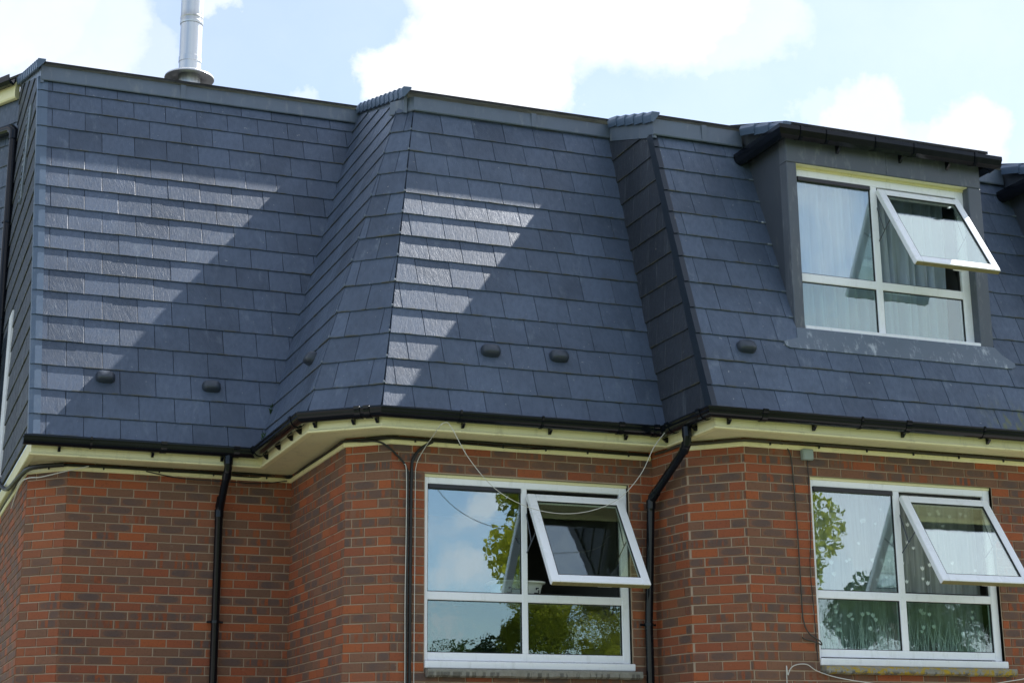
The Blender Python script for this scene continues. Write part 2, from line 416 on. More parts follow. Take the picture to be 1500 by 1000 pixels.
# ------------------------------------------------------------------ measured shape of the house (eaves at z = 0)
PIT = 1.2029; PF = 1.1661; PR = 1.2564; PHI = .696
B_, C_ = 2.0206, 2.8572; X1 = 1.9638; X4 = 4.9297; FL = .621; OW = .2863
SK = [-.0119, .194, .4486, .7018, .9633, 1.232, 1.5029, 1.7459, 1.9896, 2.2285, 2.4805, 2.7302, 2.9746, 3.2119, 3.47, 3.7076, 3.934, 4.18, 4.43]
SH = .34
def shallow(y): return 3.975 + SH * (y - 1.44)
FN = FL * math.sin(PHI); FM = FL * math.cos(PHI)
def hip1(z):
    r = z / math.tan(PIT); rf = z / math.tan(PF); return Vector((X1 + FM + (rf - r * math.cos(PHI)) / math.sin(PHI), -B_ + r, z))
def hip2(z):
    rr = z / math.tan(PR); rf = z / math.tan(PF); return Vector((X1 + rr, -B_ + FN + (rf - rr * math.sin(PHI)) / math.cos(PHI), z))
def valley_ab(z): return Vector((X1 + z / math.tan(PR), z / math.tan(PIT), z))
def corner_c(z): r = z / math.tan(PIT); return Vector((X4 + .0745 * r, -C_ + r, z))
def valley_bc(z): r = z / math.tan(PIT); return Vector((X4 + .0745 * r, -B_ + r, z))

class Facet:
    def __init__(s, O, U, V, polys, uph=0):
        s.O = Vector(O); s.U = Vector(U).normalized(); s.V = Vector(V); s.V = (s.V - s.U * s.V.dot(s.U)).normalized(); s.N = s.U.cross(s.V)
        s.poly = [s.uv(p) for p in polys]
    def uv(s, p): d = Vector(p) - s.O; return (d.dot(s.U), d.dot(s.V))
    def M(s, u=0, v=0):
        o = s.O + s.U * u + s.V * v
        return Matrix(((s.U.x, s.V.x, s.N.x, o.x), (s.U.y, s.V.y, s.N.y, o.y), (s.U.z, s.V.z, s.N.z, o.z), (0, 0, 0, 1)))
    def P(s, u, v, h=0): return s.O + s.U * u + s.V * v + s.N * h

def clip_poly(sub, convex):
    """Sutherland-Hodgman, both in (u, v), convex counter-clockwise"""
    out = list(sub)
    for i in range(len(convex)):
        a, b = convex[i], convex[(i + 1) % len(convex)]; res = []
        def side(p): return (b[0] - a[0]) * (p[1] - a[1]) - (b[1] - a[1]) * (p[0] - a[0])
        for j in range(len(out)):
            p, q = out[j], out[(j + 1) % len(out)]; sp, sq = side(p), side(q)
            if sp >= 0: res.append(p)
            if (sp >= 0) != (sq >= 0): t = sp / (sp - sq); res.append((p[0] + (q[0] - p[0]) * t, p[1] + (q[1] - p[1]) * t))
        out = res
        if len(out) < 3: return []
    return out
def area(p): return abs(sum(p[i][0] * p[(i + 1) % len(p)][1] - p[(i + 1) % len(p)][0] * p[i][1] for i in range(len(p)))) / 2
def ccw(p): return p if sum(p[i][0] * p[(i + 1) % len(p)][1] - p[(i + 1) % len(p)][0] * p[i][1] for i in range(len(p))) > 0 else p[::-1]

def project(p):
    d = Vector(p) - CAM_C; z = d.dot(ROW_F)
    if z < .1: return None
    return (750 + 2421.25 * d.dot(ROW_R) / z, 500 - 2421.25 * d.dot(ROW_U) / z)
def px_area(pts):
    q = [project(p) for p in pts]
    if any(a is None for a in q): return 0
    cx = sum(a[0] for a in q) / len(q); cy = sum(a[1] for a in q) / len(q)
    if not (-20 < cx < 1520 and -20 < cy < 1020): return 0
    s = sum(q[i][0] * q[(i + 1) % len(q)][1] - q[(i + 1) % len(q)][0] * q[i][1] for i in range(len(q))) / 2
    return abs(s)

def tile_mb(poly, v0, g, tint_v, rnd, lift=0.):
    """one tile: polygon relative to its own corner, thicker butt at the bottom, chamfered rim"""
    T0, T1, H = .013, .0, .012
    pts = []
    for i in range(len(poly)):
        p, q = poly[i], poly[(i + 1) % len(poly)]; pts.append(p)
        if abs(p[1] - q[1]) < 1e-5 and abs(p[1] - v0) < 1e-4 and abs(p[0] - q[0]) > .05:      # worn lower edge
            n = 5
            for k in range(1, n): t = k / n; pts.append((p[0] + (q[0] - p[0]) * t, p[1] + rnd.uniform(-.0025, .002)))
    cx = sum(p[0] for p in pts) / len(pts); cy = sum(p[1] for p in pts) / len(pts)
    def h(v): k = min(1, max(0, (v - v0) / g)); return T0 * (1 - k) + T1 * k + lift
    n = len(pts); V = []; UV = []
    for p in pts: V.append((p[0], p[1], h(p[1]) - .001)); UV.append((p[0], p[1] - v0))
    for p in pts: V.append((p[0], p[1], h(p[1]) + H - .0022)); UV.append((p[0], p[1] - v0))
    for p in pts:
        d = math.hypot(cx - p[0], cy - p[1]) or 1; k = .0035 / d
        x, y = p[0] + (cx - p[0]) * k, p[1] + (cy - p[1]) * k; V.append((x, y, h(y) + H)); UV.append((x, y - v0))
    F = [tuple(range(2 * n, 3 * n))]
    for i in range(n):
        j = (i + 1) % n; F.append((i, j, n + j, n + i)); F.append((n + i, n + j, 2 * n + j, 2 * n + i))
    m = MB(); m.add(V, F, UV, tint_v); return m

TILES = []      # (pixel area, facet, mesh builder, position, tint, material)
def lay_tiles(F, rows, width, phase, mat='slate_tile', holes=None, rowtint=None, seed=1, first_gap=0):
    rnd = random.Random(seed); poly = ccw(F.poly)
    umin = min(p[0] for p in poly); umax = max(p[0] for p in poly); vmax = max(p[1] for p in poly)
    for k in range(len(rows) - 1):
        v0 = rows[k]; g = rows[k + 1] - v0
        if v0 >= vmax - .02: break
        ph = phase(k); n0 = math.floor((umin - ph) / width) - 1; u = ph + n0 * width
        while u < umax:
            rect = [(u + .0018, v0), (u + width - .0018, v0), (u + width - .0018, v0 + g + .028), (u + .0018, v0 + g + .028)]
            u += width
            q = clip_poly(rect, poly)
            if holes and q:
                for (hu0, hu1, hv0) in holes:
                    if v0 + .12 > hv0 and q:
                        c = sum(p[0] for p in q) / len(q)
                        if hu0 < c < hu1 or (min(p[0] for p in q) > hu0 and max(p[0] for p in q) < hu1):
                            if min(p[0] for p in q) < hu0: q = clip_poly(q, [(-50, -50), (hu0, -50), (hu0, 50), (-50, 50)])
                            elif max(p[0] for p in q) > hu1: q = clip_poly(q, [(hu1, -50), (50, -50), (50, 50), (hu1, 50)])
                            else: q = []
                        elif min(p[0] for p in q) < hu0 < max(p[0] for p in q): q = clip_poly(q, [(-50, -50), (hu0, -50), (hu0, 50), (-50, 50)])
                        elif min(p[0] for p in q) < hu1 < max(p[0] for p in q): q = clip_poly(q, [(hu1, -50), (50, -50), (50, 50), (hu1, 50)])
            if len(q) < 3 or area(q) < .0012: continue
            # drop near-duplicate points
            qq = [p for i, p in enumerate(q) if math.hypot(p[0] - q[i - 1][0], p[1] - q[i - 1][1]) > .0015]
            if len(qq) < 3: continue
            u0 = min(p[0] for p in qq); loc = [(p[0] - u0, p[1] - v0) for p in qq]
            tv = max(.02, min(.98, rnd.gauss(.5, .32)))
            mb = tile_mb(loc, 0, g, 0., rnd, lift=rnd.uniform(-.0008, .0015))
            TILES.append([px_area([F.P(*p) for p in qq]), F, mb, (u0, v0), tv, mat, rnd.uniform(-.004, .004)])

roof = MB()
def underlay(*pts):
    n = len(pts); roof.add(pts, [tuple(range(n))])
ZA, ZB, ZC = 3.88, 3.07, 2.73
U1 = Vector((1, 0, 0)); VP = Vector((0, math.cos(PIT), math.sin(PIT)))
fa = Facet((0, 0, 0), U1, VP, [(0.0, 0, -.01), valley_ab(-.01), valley_ab(ZA), (0.0, ZA / math.tan(PIT), ZA)])
fb = Facet((0, -B_, 0), U1, VP, [hip1(-.01), valley_bc(-.01), valley_bc(ZB), hip1(ZB)])
fc = Facet((0, -C_, 0), U1, VP, [corner_c(-.01), (10.6, -C_, -.01), (10.6, -C_ + ZC / math.tan(PIT), ZC), corner_c(ZC)])
ff = Facet((X1, -B_ + FN, 0), (math.cos(PHI), -math.sin(PHI), 0), (math.sin(PHI) * math.cos(PF), math.cos(PHI) * math.cos(PF), math.sin(PF)), [hip2(-.01), hip1(-.01), hip1(ZB), hip2(ZB)])
vt = valley_ab(3.93); ht = hip2(3.10)
fr_ = Facet((X1, 0, 0), (0, -1, 0), (math.cos(PR), 0, math.sin(PR)), [valley_ab(-.01), hip2(-.01), ht, vt])
vb = valley_bc(3.04); cb = corner_c(2.70)
fk = Facet(valley_bc(0), (0, -1, 0), corner_c(1) - corner_c(0), [valley_bc(-.01), corner_c(-.01), cb, vb])
lean = Facet((0, 0, 0), (0, -1, 0), (0, 0, 1), [(0, 3.95, -.01), (0, 0.0, -.01), (0, 3.86 / math.tan(PIT), 3.86), (0, 3.95, shallow(3.95) - .06)])
RW = Vector((-.53, .85, 0)).normalized()       # rear wing face runs back to the left
RWO = Vector((0.0, 3.95, 0))
fw = Facet(RWO + RW * 5, -RW, (0, 0, 1), [RWO + RW * 5 + Vector((0, 0, -.01)), RWO + Vector((0, 0, -.01)), RWO + Vector((0, 0, 4.70)), RWO + RW * 5 + Vector((0, 0, 4.70))])
for F in (fa, fb, ff, fr_, fk, lean, fw): underlay(*[F.P(u, v, -.002) for (u, v) in F.poly])
zs = lambda z: z / math.sin(PIT)
for (a, b, z0, z1) in ((5.2, 5.90, -.01, ZC), (5.90, 10.6, -.01, .77), (7.918, 8.77, .77, ZC)): underlay(*[fc.P(x, zs(z), -.002) for x, z in ((a, z0), (b, z0), (b, z1), (a, z1))])
underlay(corner_c(-.01), fc.P(5.2, zs(-.01), -.002), fc.P(5.2, zs(ZC), -.002), corner_c(ZC))

# dormers stand in the right bay
DX = [0, 2.87]
HOLES = [(5.90 + d, 7.918 + d, .80) for d in DX]
lay_tiles(fa, SK, .3105, lambda k: .2690 if k % 2 else .108, seed=3)
lay_tiles(fb, SK, .3030, lambda k: 3.176 if k % 2 else 3.31, seed=4)
lay_tiles(fc, SK, .3080, lambda k: 5.372 if k % 2 else 5.205, holes=HOLES, seed=5)
zf = math.sin(PIT) / math.sin(PF)
lay_tiles(ff, [s * zf for s in SK], .31, lambda k: .31 if k % 2 == 0 else .17, seed=6)
zr = math.sin(PIT) / math.sin(PR)
lay_tiles(fr_, [s * zr for s in SK], .31, lambda k: .155 * (k % 2) + .05, seed=7)
lay_tiles(fk, [-.01] + [.24 + .251 * i for i in range(12)], .31, lambda k: .155 * (k % 2) + .02, mat='slate_shaded', seed=8)
lay_tiles(lean, [-.01] + [.12 + .245 * i for i in range(20)], .31, lambda k: .155 * (k % 2), mat='slate_shaded', seed=9)
lay_tiles(fw, [-.01] + [.16 + .245 * i for i in range(19)], .31, lambda k: .155 * (k % 2), mat='slate_tile', seed=10)
ROOF = roof.build('mansard_roof', 'underlay', HOUSE)
TILES.sort(key=lambda t: -t[0])
for i, (a, F, mb, uv, tv, mat, tw) in enumerate(TILES[:300]):
    o = mb.build('roof_tile', mat, ROOF, F.M(*uv) @ Matrix.Rotation(tw, 4, 'Z')); o['tint'] = tv
rest = {'slate_tile': MB(), 'slate_shaded': MB()}
for (a, F, mb, uv, tv, mat, tw) in TILES[300:]:
    M = F.M(*uv); k = rest[mat]; o = len(k.v)
    k.v += [tuple(M @ Vector(p)) for p in mb.v]; k.f += [tuple(j + o for j in f) for f in mb.f]; k.uv += mb.uv; k.t += [tv] * len(mb.f); k.sm += mb.sm
o = rest['slate_tile']; dk = rest['slate_shaded']; base = len(o.v)
o.v += dk.v; o.f += [tuple(j + base for j in f) for f in dk.f]; o.uv += dk.uv; o.t += dk.t; o.sm += dk.sm
me = o.mesh('roof_tiles', 'slate_tile'); me.materials.append(MATS['slate_shaded'])
for i in range(len(o.f) - len(dk.f), len(o.f)): me.polygons[i].material_index = 1
tag(obj('roof_tiles', me, ROOF), kind='stuff')

# verge units: folded plastic pieces up the two open corners
def verge(Fx, side_dir, corner, rows, mat, leg, sleg, ztop):
    for k in range(len(rows) - 1):
        v0, v1 = rows[k] + .004, rows[k + 1] + .012
        if v0 * math.sin(PIT) > ztop: break
        v1 = min(v1, ztop / math.sin(PIT))
        m = MB(); V = []
        for v, h0 in ((v0, .027), (v1, .017)):
            c = corner(v * math.sin(PIT)); sd = Vector(side_dir)
            for (a, b) in ((-.0, 0), (leg, 0), (leg, -.006), (0, -.006)): pass
            f0 = c + Fx.U * leg + Fx.N * h0; f1 = c + Fx.U * .004 + Fx.N * h0; f2 = c + sd * .034 + Fx.N * (h0 - .008)
            f3 = c + sd * .036 + Vector((0, sleg, 0)); f4 = c + sd * .0 + Vector((0, sleg, 0))
            f5 = c + Fx.U * leg + Fx.N * 0; V += [f0, f1, f2, f3, f4, f5]
        F = [(i, (i + 1) % 6, 6 + (i + 1) % 6, 6 + i) for i in range(6)] + [(0, 1, 2, 3, 4, 5)[::-1], (6, 7, 8, 9, 10, 11)]
        m.add(V, F); m.build('verge_unit', mat, ROOF)
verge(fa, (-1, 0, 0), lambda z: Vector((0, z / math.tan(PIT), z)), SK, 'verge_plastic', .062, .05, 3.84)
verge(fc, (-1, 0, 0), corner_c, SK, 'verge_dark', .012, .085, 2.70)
# metal clips on the mitred hips
for hp, ZZ in ((hip1, ZB), (hip2, ZB)):
    for s in SK[1:13]:
        z = s * math.sin(PIT) + .02
        if z > ZZ: break
        p = hp(z); nrm = Vector((-.45, -.8, .3)).normalized() if hp is hip1 else Vector((-.85, -.35, .3)).normalized()
        p = p + nrm * .022; m = MB(); m.bbox(-.009, .009, -.006, .006, -.011, .011, .004)
        m.build('hip_clip', 'lead_apron', ROOF, Matrix.Translation(p))

# upstand flashings, roof deck edges and cloaked verges of the shallow upper roof
def strip(path, z0, z1, name='flashing_strip', y=None):
    m = MB(); m.sweep([(p[0], p[1]) for p in path], [(0, z0), (.012, z0 - .006), (.018, z0 + .004), (.006, z1), (-.02, z1), (-.10, z1 - .02), (-.10, z0 + .03)])
    m.build(name, 'flashing', ROOF)
strip([(-.005, 1.432), (3.23, 1.432)], 3.80, 3.945)
strip([(2.90, -.685), (3.06, -.888), (5.02, -.888)], 3.015, 3.145)
strip([(4.965, -1.865), (5.86, -1.865)], 2.68, 2.83)
strip([(7.96, -1.865), (8.74, -1.865)], 2.68, 2.83)
# joints in the strips
for (x, y, z0, z1) in ((1.35, 1.411, 3.80, 3.945), (4.2, -.909, 3.015, 3.145), (5.45, -1.886, 2.68, 2.83)):
    m = MB(); m.box((x, y, z0), (x + .05, y + .006, z1)); m.build('flashing_lap', 'flashing', ROOF)
def deck(pts, th=.022, name='upper_roof'):
    m = MB(); P = [Vector((x, y, shallow(y))) for x, y in pts]; n = len(P)
    m.add([p for p in P] + [p + Vector((0, 0, th)) for p in P], [tuple(range(n))[::-1], tuple(range(n, 2 * n))] + [(i, (i + 1) % n, n + (i + 1) % n, n + i) for i in range(n)])
    return m.build(name, 'felt', ROOF)
deck([(-.03, 1.392), (3.20, 1.392), (2.955, -.93), (4.99, -.93), (4.955, -1.89), (10.6, -1.89), (10.6, 5), (-.03, 5)])
def cloaks(p0, p1, n, x_out=-.012):
    p0, p1 = Vector(p0), Vector(p1)
    for i in range(n):
        a = p0.lerp(p1, i / n); b = p0.lerp(p1, (i + 1.08) / n); d = (b - a).normalized(); s = Vector((0, 0, 1)).cross(d).normalized()
        if s.x > 0: s = -s
        up = Vector((0, 0, 1)); m = MB(); V = []
        for q, l, s_ in ((a, .006, -.002), (b, .021, .008)):
            q = q + up * l + s * s_
            V += [q + s * .022 + up * -.085, q + s * (.03) + up * -.02, q + s * .012 + up * .012, q - s * .06 + up * .012, q - s * .06 - up * .005, q + s * .004 - up * .085]
        F = [(k, (k + 1) % 6, 6 + (k + 1) % 6, 6 + k) for k in range(6)] + [(0, 1, 2, 3, 4, 5)[::-1], (6, 7, 8, 9, 10, 11)]
        m.add(V, F); m.build('cloaked_verge_tile', 'cloak_tile', ROOF)
def sp(x, y): return (x, y, shallow(y) + .01)
cloaks(sp(-.03, 4.05), sp(-.03, 1.37), 12)
cloaks(sp(3.205, 1.42), sp(2.958, -.95), 11)
cloaks(sp(4.995, -.93), sp(4.96, -1.91), 5)
# barge boards under the cloaked verges
for (a, b) in (((3.22, 1.42), (2.972, -.86)), ((4.99, -.93), (4.972, -1.87)), ((-.012, 3.9), (-.012, 1.42))):
    m = MB(); V = []
    for (x, y) in (a, b):
        z = shallow(y); V += [(x, y, z - .20), (x, y, z), (x + .03, y, z), (x + .03, y, z - .20)]
    m.add(V, [(0, 1, 5, 4), (1, 2, 6, 5), (2, 3, 7, 6), (3, 0, 4, 7), (0, 3, 2, 1), (4, 5, 6, 7)]); m.build('barge_board', 'flashing', ROOF)

# ------------------------------------------------------------------ eaves
E = [(X1 * 0 - .0, 0), (X1, 0), (X1, -B_ + FN), (X1 + FM, -B_), (X4, -B_), (X4, -C_), (10.6, -C_)]
EF = [(0, 3.95)] + E
m = MB(); m.sweep(EF, [(0, -.02), (0, -.150), (.006, -.156), (.014, -.156), (.020, -.164), (.018, -.174), (.008, -.178), (-.03, -.178), (-.03, -.02)])
m.build('fascia_board', 'cream_plastic', HOUSE)
m = MB(); pl = [(x, y) for x, y in EF] + [(10.6, 3.95)]
m.add([(x, y, -.170) for x, y in pl], [tuple(range(len(pl)))]); m.build('soffit', 'cream_soffit', HOUSE)
GP = [(-.075, 0)] + E[1:]
def arc(r, a0, a1, n, cx=.062, cz=-.048): return [(cx + r * math.cos(R(a0 + (a1 - a0) * i / n)), cz + r * math.sin(R(a0 + (a1 - a0) * i / n))) for i in range(n + 1)]
outer = arc(.056, 0, -180, 12); inner = arc(.052, -180, 0, 12)
GPROF = [(.118, -.020), (.124, -.024), (.124, -.034)] + outer + [(.006, -.02)] + [(.010, -.02)] + inner + [(.112, -.02)]
m = MB(); m.sweep(GP, GPROF); m.add([(-.076, -y, z) for (y, z) in outer], [tuple(range(13))])
GUT = m.build('eaves_gutter', 'black_plastic', HOUSE)
def along(path, s):
    for i in range(len(path) - 1):
        a, b = Vector(path[i][:2]), Vector(path[i + 1][:2]); l = (b - a).length
        if s <= l: return a + (b - a) * (s / l), (b - a).normalized()
        s -= l
    return b, (b - a).normalized()
def piece_on(path, s, width, prof, name, mat, parent, zoff=0):
    p, d = along(path, s); a = p - d * width / 2; b = p + d * width / 2
    m = MB(); m.sweep([(a.x, a.y, zoff), (b.x, b.y, zoff)], prof); return m.build(name, mat, parent)
BR = [(.126, -.014), (.132, -.02), (.130, -.04)] + arc(.062, 0, -180, 10) + [(0, -.01), (.006, -.01)] + arc(.057, -180, 0, 10) + [(.118, -.016)]
TAB = [(.002, -.09), (.05, -.105), (.045, -.112), (.014, -.138), (.002, -.138)]
sgs = [.30, 1.08, 1.68, 2.28, 2.72, 3.14, 3.42, 3.72, 4.05, 4.25, 4.95, 5.70, 6.38, 6.78, 7.3, 7.72, 8.5, 9.35, 10.2, 11, 12]
for s in sgs:
    piece_on(GP, s, .022, TAB, 'gutter_bracket', 'black_plastic', GUT)
for s in [1.16, 1.79, 2.2, 3.5, 4.12, 4.2, 6.30, 6.62, 7.0, 7.55, 8.0, 9.35]:
    piece_on(GP, s, .05, BR, 'gutter_union', 'black_plastic', GUT)
for s in [.55, 1.9 + .3, 4.9, 5.6, 8.9, 10.1]:
    piece_on(GP, s, .018, BR, 'gutter_clip', 'black_plastic', GUT)

# ------------------------------------------------------------------ brick walls
WP = [(.045, 3.95), (.045, .585), (.345, .286), (2.31, .286), (2.31, -1.480), (2.612, -1.734), (4.925, -1.734), (4.985, -2.235), (5.338, -2.571), (10.5, -2.571)]
WB = dict(x0=2.894, x1=4.690, z0=-2.062, z1=-.458)
WC = dict(x0=5.947, x1=7.747, z0=-2.052, z1=-.450)
wall = MB()
BR_ALL = []
bmesh_cache = {}
def brick_mb(L, H):
    key = (round(L, 3), round(H, 3))
    if key in bmesh_cache: return bmesh_cache[key]
    m = MB(); e = .004; D = .0075
    V = [(0, 0, -.004), (L, 0, -.004), (L, H, -.004), (0, H, -.004), (0, 0, D - e * .7), (L, 0, D - e * .7), (L, H, D - e * .7), (0, H, D - e * .7),
         (e, e, D), (L - e, e, D), (L - e, H - e, D), (e, H - e, D)]
    UV = [(v[0] / L, v[1] / H) for v in V]
    F = [(8, 9, 10, 11)]
    for i in range(4): j = (i + 1) % 4; F += [(i, j, 4 + j, 4 + i), (4 + i, 4 + j, 8 + j, 8 + i)]
    m.add(V, F, UV); bmesh_cache[key] = m; return m
def wall_facet(i, phase, redness=0, holes=(), zlow=GZ):
    a, b = Vector(WP[i]), Vector(WP[i + 1]); L = (b - a).length; d = (b - a) / L
    F = Facet((a.x, a.y, 0), (d.x, d.y, 0), (0, 0, 1), []); rnd = random.Random(50 + i)
    ztop = -.19
    us = sorted({0, L} | {h[j] for h in holes for j in (0, 1)}); zs = sorted({zlow, -.165} | {h[j] for h in holes for j in (2, 3)})
    for x0, x1 in zip(us, us[1:]):
        for z0, z1 in zip(zs, zs[1:]):
            if any(h[0] <= (x0 + x1) / 2 <= h[1] and h[2] <= (z0 + z1) / 2 <= h[3] for h in holes): continue
            wall.add([F.P(x0, z0), F.P(x1, z0), F.P(x1, z1), F.P(x0, z1)], [(0, 1, 2, 3)])
    k = 2
    while -.075 * k > zlow:
        zt = -.075 * k; zb = zt - .075; off = phase + (.1125 if k % 2 else 0); u = off - .225 * (math.floor(off / .225) + 1)
        while u < L:
            spans = [(max(u, 0), min(u + .225, L))]
            for h in holes:
                if h[2] < (zt + zb) / 2 < h[3]:
                    ns = []
                    for (x0, x1) in spans:
                        if x1 <= h[0] or x0 >= h[1]: ns.append((x0, x1)); continue
                        if x0 < h[0]: ns.append((x0, h[0] - .002))
                        if x1 > h[1]: ns.append((h[1] + .004, x1))
                    spans = ns
            for (x0, x1) in spans:
                if x1 - x0 < .022: continue
                l0 = x0 + (.005 if x0 > .001 else .0); l1 = x1 - (.005 if x1 < L - .001 else 0)
                l = round(l1 - l0, 3); 
                tv = rnd.random()
                if l < .13 or redness: tv = min(.99, tv ** .6 if l < .13 else tv ** .45)
                h = .0655; P4 = [F.P(l0, zb), F.P(l1, zb), F.P(l1, zt), F.P(l0, zt)]
                M = F.M(l0, zb + .0048) @ Matrix.Translation((rnd.uniform(-.001, .001), rnd.uniform(-.0012, .0012), rnd.uniform(-.0018, .0018))) @ Matrix.Rotation(rnd.uniform(-.004, .004), 4, 'Z')
                BR_ALL.append((px_area(P4), brick_mb(l, h), M, max(.01, tv)))
            u += .225
        k += 1
wall_facet(0, .05); wall_facet(1, .20, 1); wall_facet(2, 0.0); wall_facet(3, .1)
wall_facet(4, .17, 1)
hb = (WB['x0'] - 2.612, WB['x1'] - 2.612, WB['z0'], WB['z1'])
wall_facet(5, 3.123 - 2.612, 0, [hb]); wall_facet(6, .2); wall_facet(7, .24, 1)
hc = (WC['x0'] - 5.338, WC['x1'] - 5.338, WC['z0'], WC['z1'])
wall_facet(8, .12, 0, [hc])
WALL = wall.build('brick_wall', 'mortar', HOUSE)
BR_ALL.sort(key=lambda b: -b[0]); shared = {}
rest = MB()
for i, (a, mb, M, tv) in enumerate(BR_ALL):
    if i < 300:
        if id(mb) not in shared: shared[id(mb)] = mb.mesh('brick', 'brick')
        o = obj('brick', shared[id(mb)], WALL, M); o['tint'] = tv
    else:
        b0 = len(rest.v); rest.v += [tuple(M @ Vector(p)) for p in mb.v]; rest.f += [tuple(j + b0 for j in f) for f in mb.f]; rest.uv += mb.uv; rest.t += [tv] * len(mb.f); rest.sm += mb.sm
tag(rest.build('bricks', 'brick', WALL), kind='stuff')
TR = [(0, -.203), (.020, -.203), (.026, -.210), (.026, -.236), (.018, -.243), (0, -.243)]
m = MB(); m.sweep([(.045, 3.9)] + [WP[i] for i in (1, 2, 3, 4, 5)] + [(4.90, -1.734)], TR); m.build('wall_trim', 'cream_plastic', HOUSE)
m = MB(); m.sweep([WP[7], WP[8], WP[9]], TR); m.build('wall_trim', 'cream_plastic', HOUSE)

# ------------------------------------------------------------------ windows
def window(X0, X1, ZT, ZB, Y, MX0, MX1, TZ0, TZ1, GB, side=.036, head=.078, parent=HOUSE, name='window', sash=None, mats=('window_glass', 'rippled_glass'), vent=True, headmat=None):
    D = .06
    m = MB(); f = lambda a, b, c, d, y=0.: m.bbox(a, b, Y + y, Y + D, c, d, .005)
    f(X0, X0 + side, ZB, ZT); f(X1 - side * 1.9, X1, ZB, ZT)
    f(X0 + side - .001, X1 - side * 1.9 + .001, GB - .062, GB); f(X0 + side - .001, X1 - side * 1.9 + .001, TZ0, TZ1, .003)
    f(X0 + side - .001, X1 - side * 1.9 + .001, ZT - head, ZT, .001)
    f(MX0, MX1, GB - .001, ZT - head + .001, .0015)
    W = m.build(name, 'white_plastic', parent)
    m = MB(); m.bbox(X0 - .0, X1 + .0, Y - .012, Y + .004, ZT - .022, ZT + .004, .004); m.build('head_drip', 'cream_plastic', W)
    xr = X1 - side * 1.9
    def pane(a, b, c, d, mat):
        # dark gasket round the glass and the pane itself
        q = MB(); gk = .006
        for (x0, x1, z0, z1) in ((a, a + gk, c, d), (b - gk, b, c, d), (a + gk, b - gk, c, c + gk), (a + gk, b - gk, d - gk, d)): q.box((x0, Y + .012, z0), (x1, Y + .03, z1))
        q.build('gasket', 'rubber', W)
        q = MB(); q.box((a, Y + .020, c), (b, Y + .026, d)); q.build('pane', mat, W)
    pane(X0 + side, MX0, TZ1, ZT - head, mats[0]); pane(X0 + side, MX0, GB, TZ0, mats[1]); pane(MX1, xr, GB, TZ0, mats[1])
    if vent:
        q = MB(); q.bbox(X0 + side + .004, MX0 - .004, Y - .008, Y + .02, ZT - head - .036, ZT - head + .002, .004); q.build('trickle_vent', 'dark_metal', W)
    if sash:
        yt, zt, ang, ln = sash; wS = MX1 - .018; wE = xr - .002 + .012; th = .05
        M = Matrix.Translation((wS, yt, zt)) @ Matrix.Rotation(-R(ang), 4, 'X')   # swing the bottom out
        q = MB(); wd = wE - wS; mw = .072
        q.bbox(0, mw, 0, th, -ln, 0, .006); q.bbox(wd - mw, wd, 0, th, -ln, 0, .006)
        q.bbox(mw - .001, wd - mw + .001, .001, th, -mw, -.001, .005); q.bbox(mw - .001, wd - mw + .001, .001, th, -ln + .001, -ln + mw, .005)
        q.build('opening_sash', 'white_plastic', W, M)
        q = MB(); q.box((mw, .016, -ln + mw), (wd - mw, .022, -mw)); q.build('sash_pane', 'clear_sash_glass' if name == 'window' and X0 < 4 else 'sash_glass', W, M)
        q = MB(); gk = .005
        for (x0, x1, z0, z1) in ((mw, mw + gk, -ln + mw, -mw), (wd - mw - gk, wd - mw, -ln + mw, -mw), (mw + gk, wd - mw - gk, -mw - gk, -mw), (mw + gk, wd - mw - gk, -ln + mw, -ln + mw + gk)): q.box((x0, .006, z0), (x1, .02, z1))
        q.build('sash_gasket', 'rubber', W, M)
        q = MB(); q.box((.01, .008, -ln - .006), (wd - .01, th - .006, -ln + .002)); q.build('sash_seal', 'mould', W, M)
        q = MB(); q.bbox(wd * .5 - .02, wd * .5 + .03, th, th + .02, -ln + .01, -ln + .045, .005); q.bbox(wd * .5 - .01, wd * .5 + .12, th + .02, th + .032, -ln + .02, -ln + .035, .004); q.build('sash_handle', 'white_plastic', W, M)
        for xs in (.012, wd - .022):                                            # friction stays
            q = MB(); p0 = M @ Vector((xs, th, -.36)); p1 = Vector((p0.x, Y + .03, zt - .50)); p2 = M @ Vector((xs, th, -.10)); p3 = Vector((p0.x, Y + .03, zt - .10))
            q.tube([p1, p0], .005, 6); q.tube([p0.lerp(p1, .45), p3], .0045, 6); q.build('stay_arm', 'lead', W)
        # dark rebate round the opening
        q = MB(); r0 = .012
        for (x0, x1, z0, z1) in ((MX1, MX1 + r0, TZ1, ZT - head), (xr - r0, xr, TZ1, ZT - head), (MX1 + r0, xr - r0, TZ1, TZ1 + r0), (MX1 + r0, xr - r0, ZT - head - r0, ZT - head)):
            q.box((x0, Y + .03, z0), (x1, Y + .05, z1))
        q.build('rebate_seal', 'rubber', W)
    return W
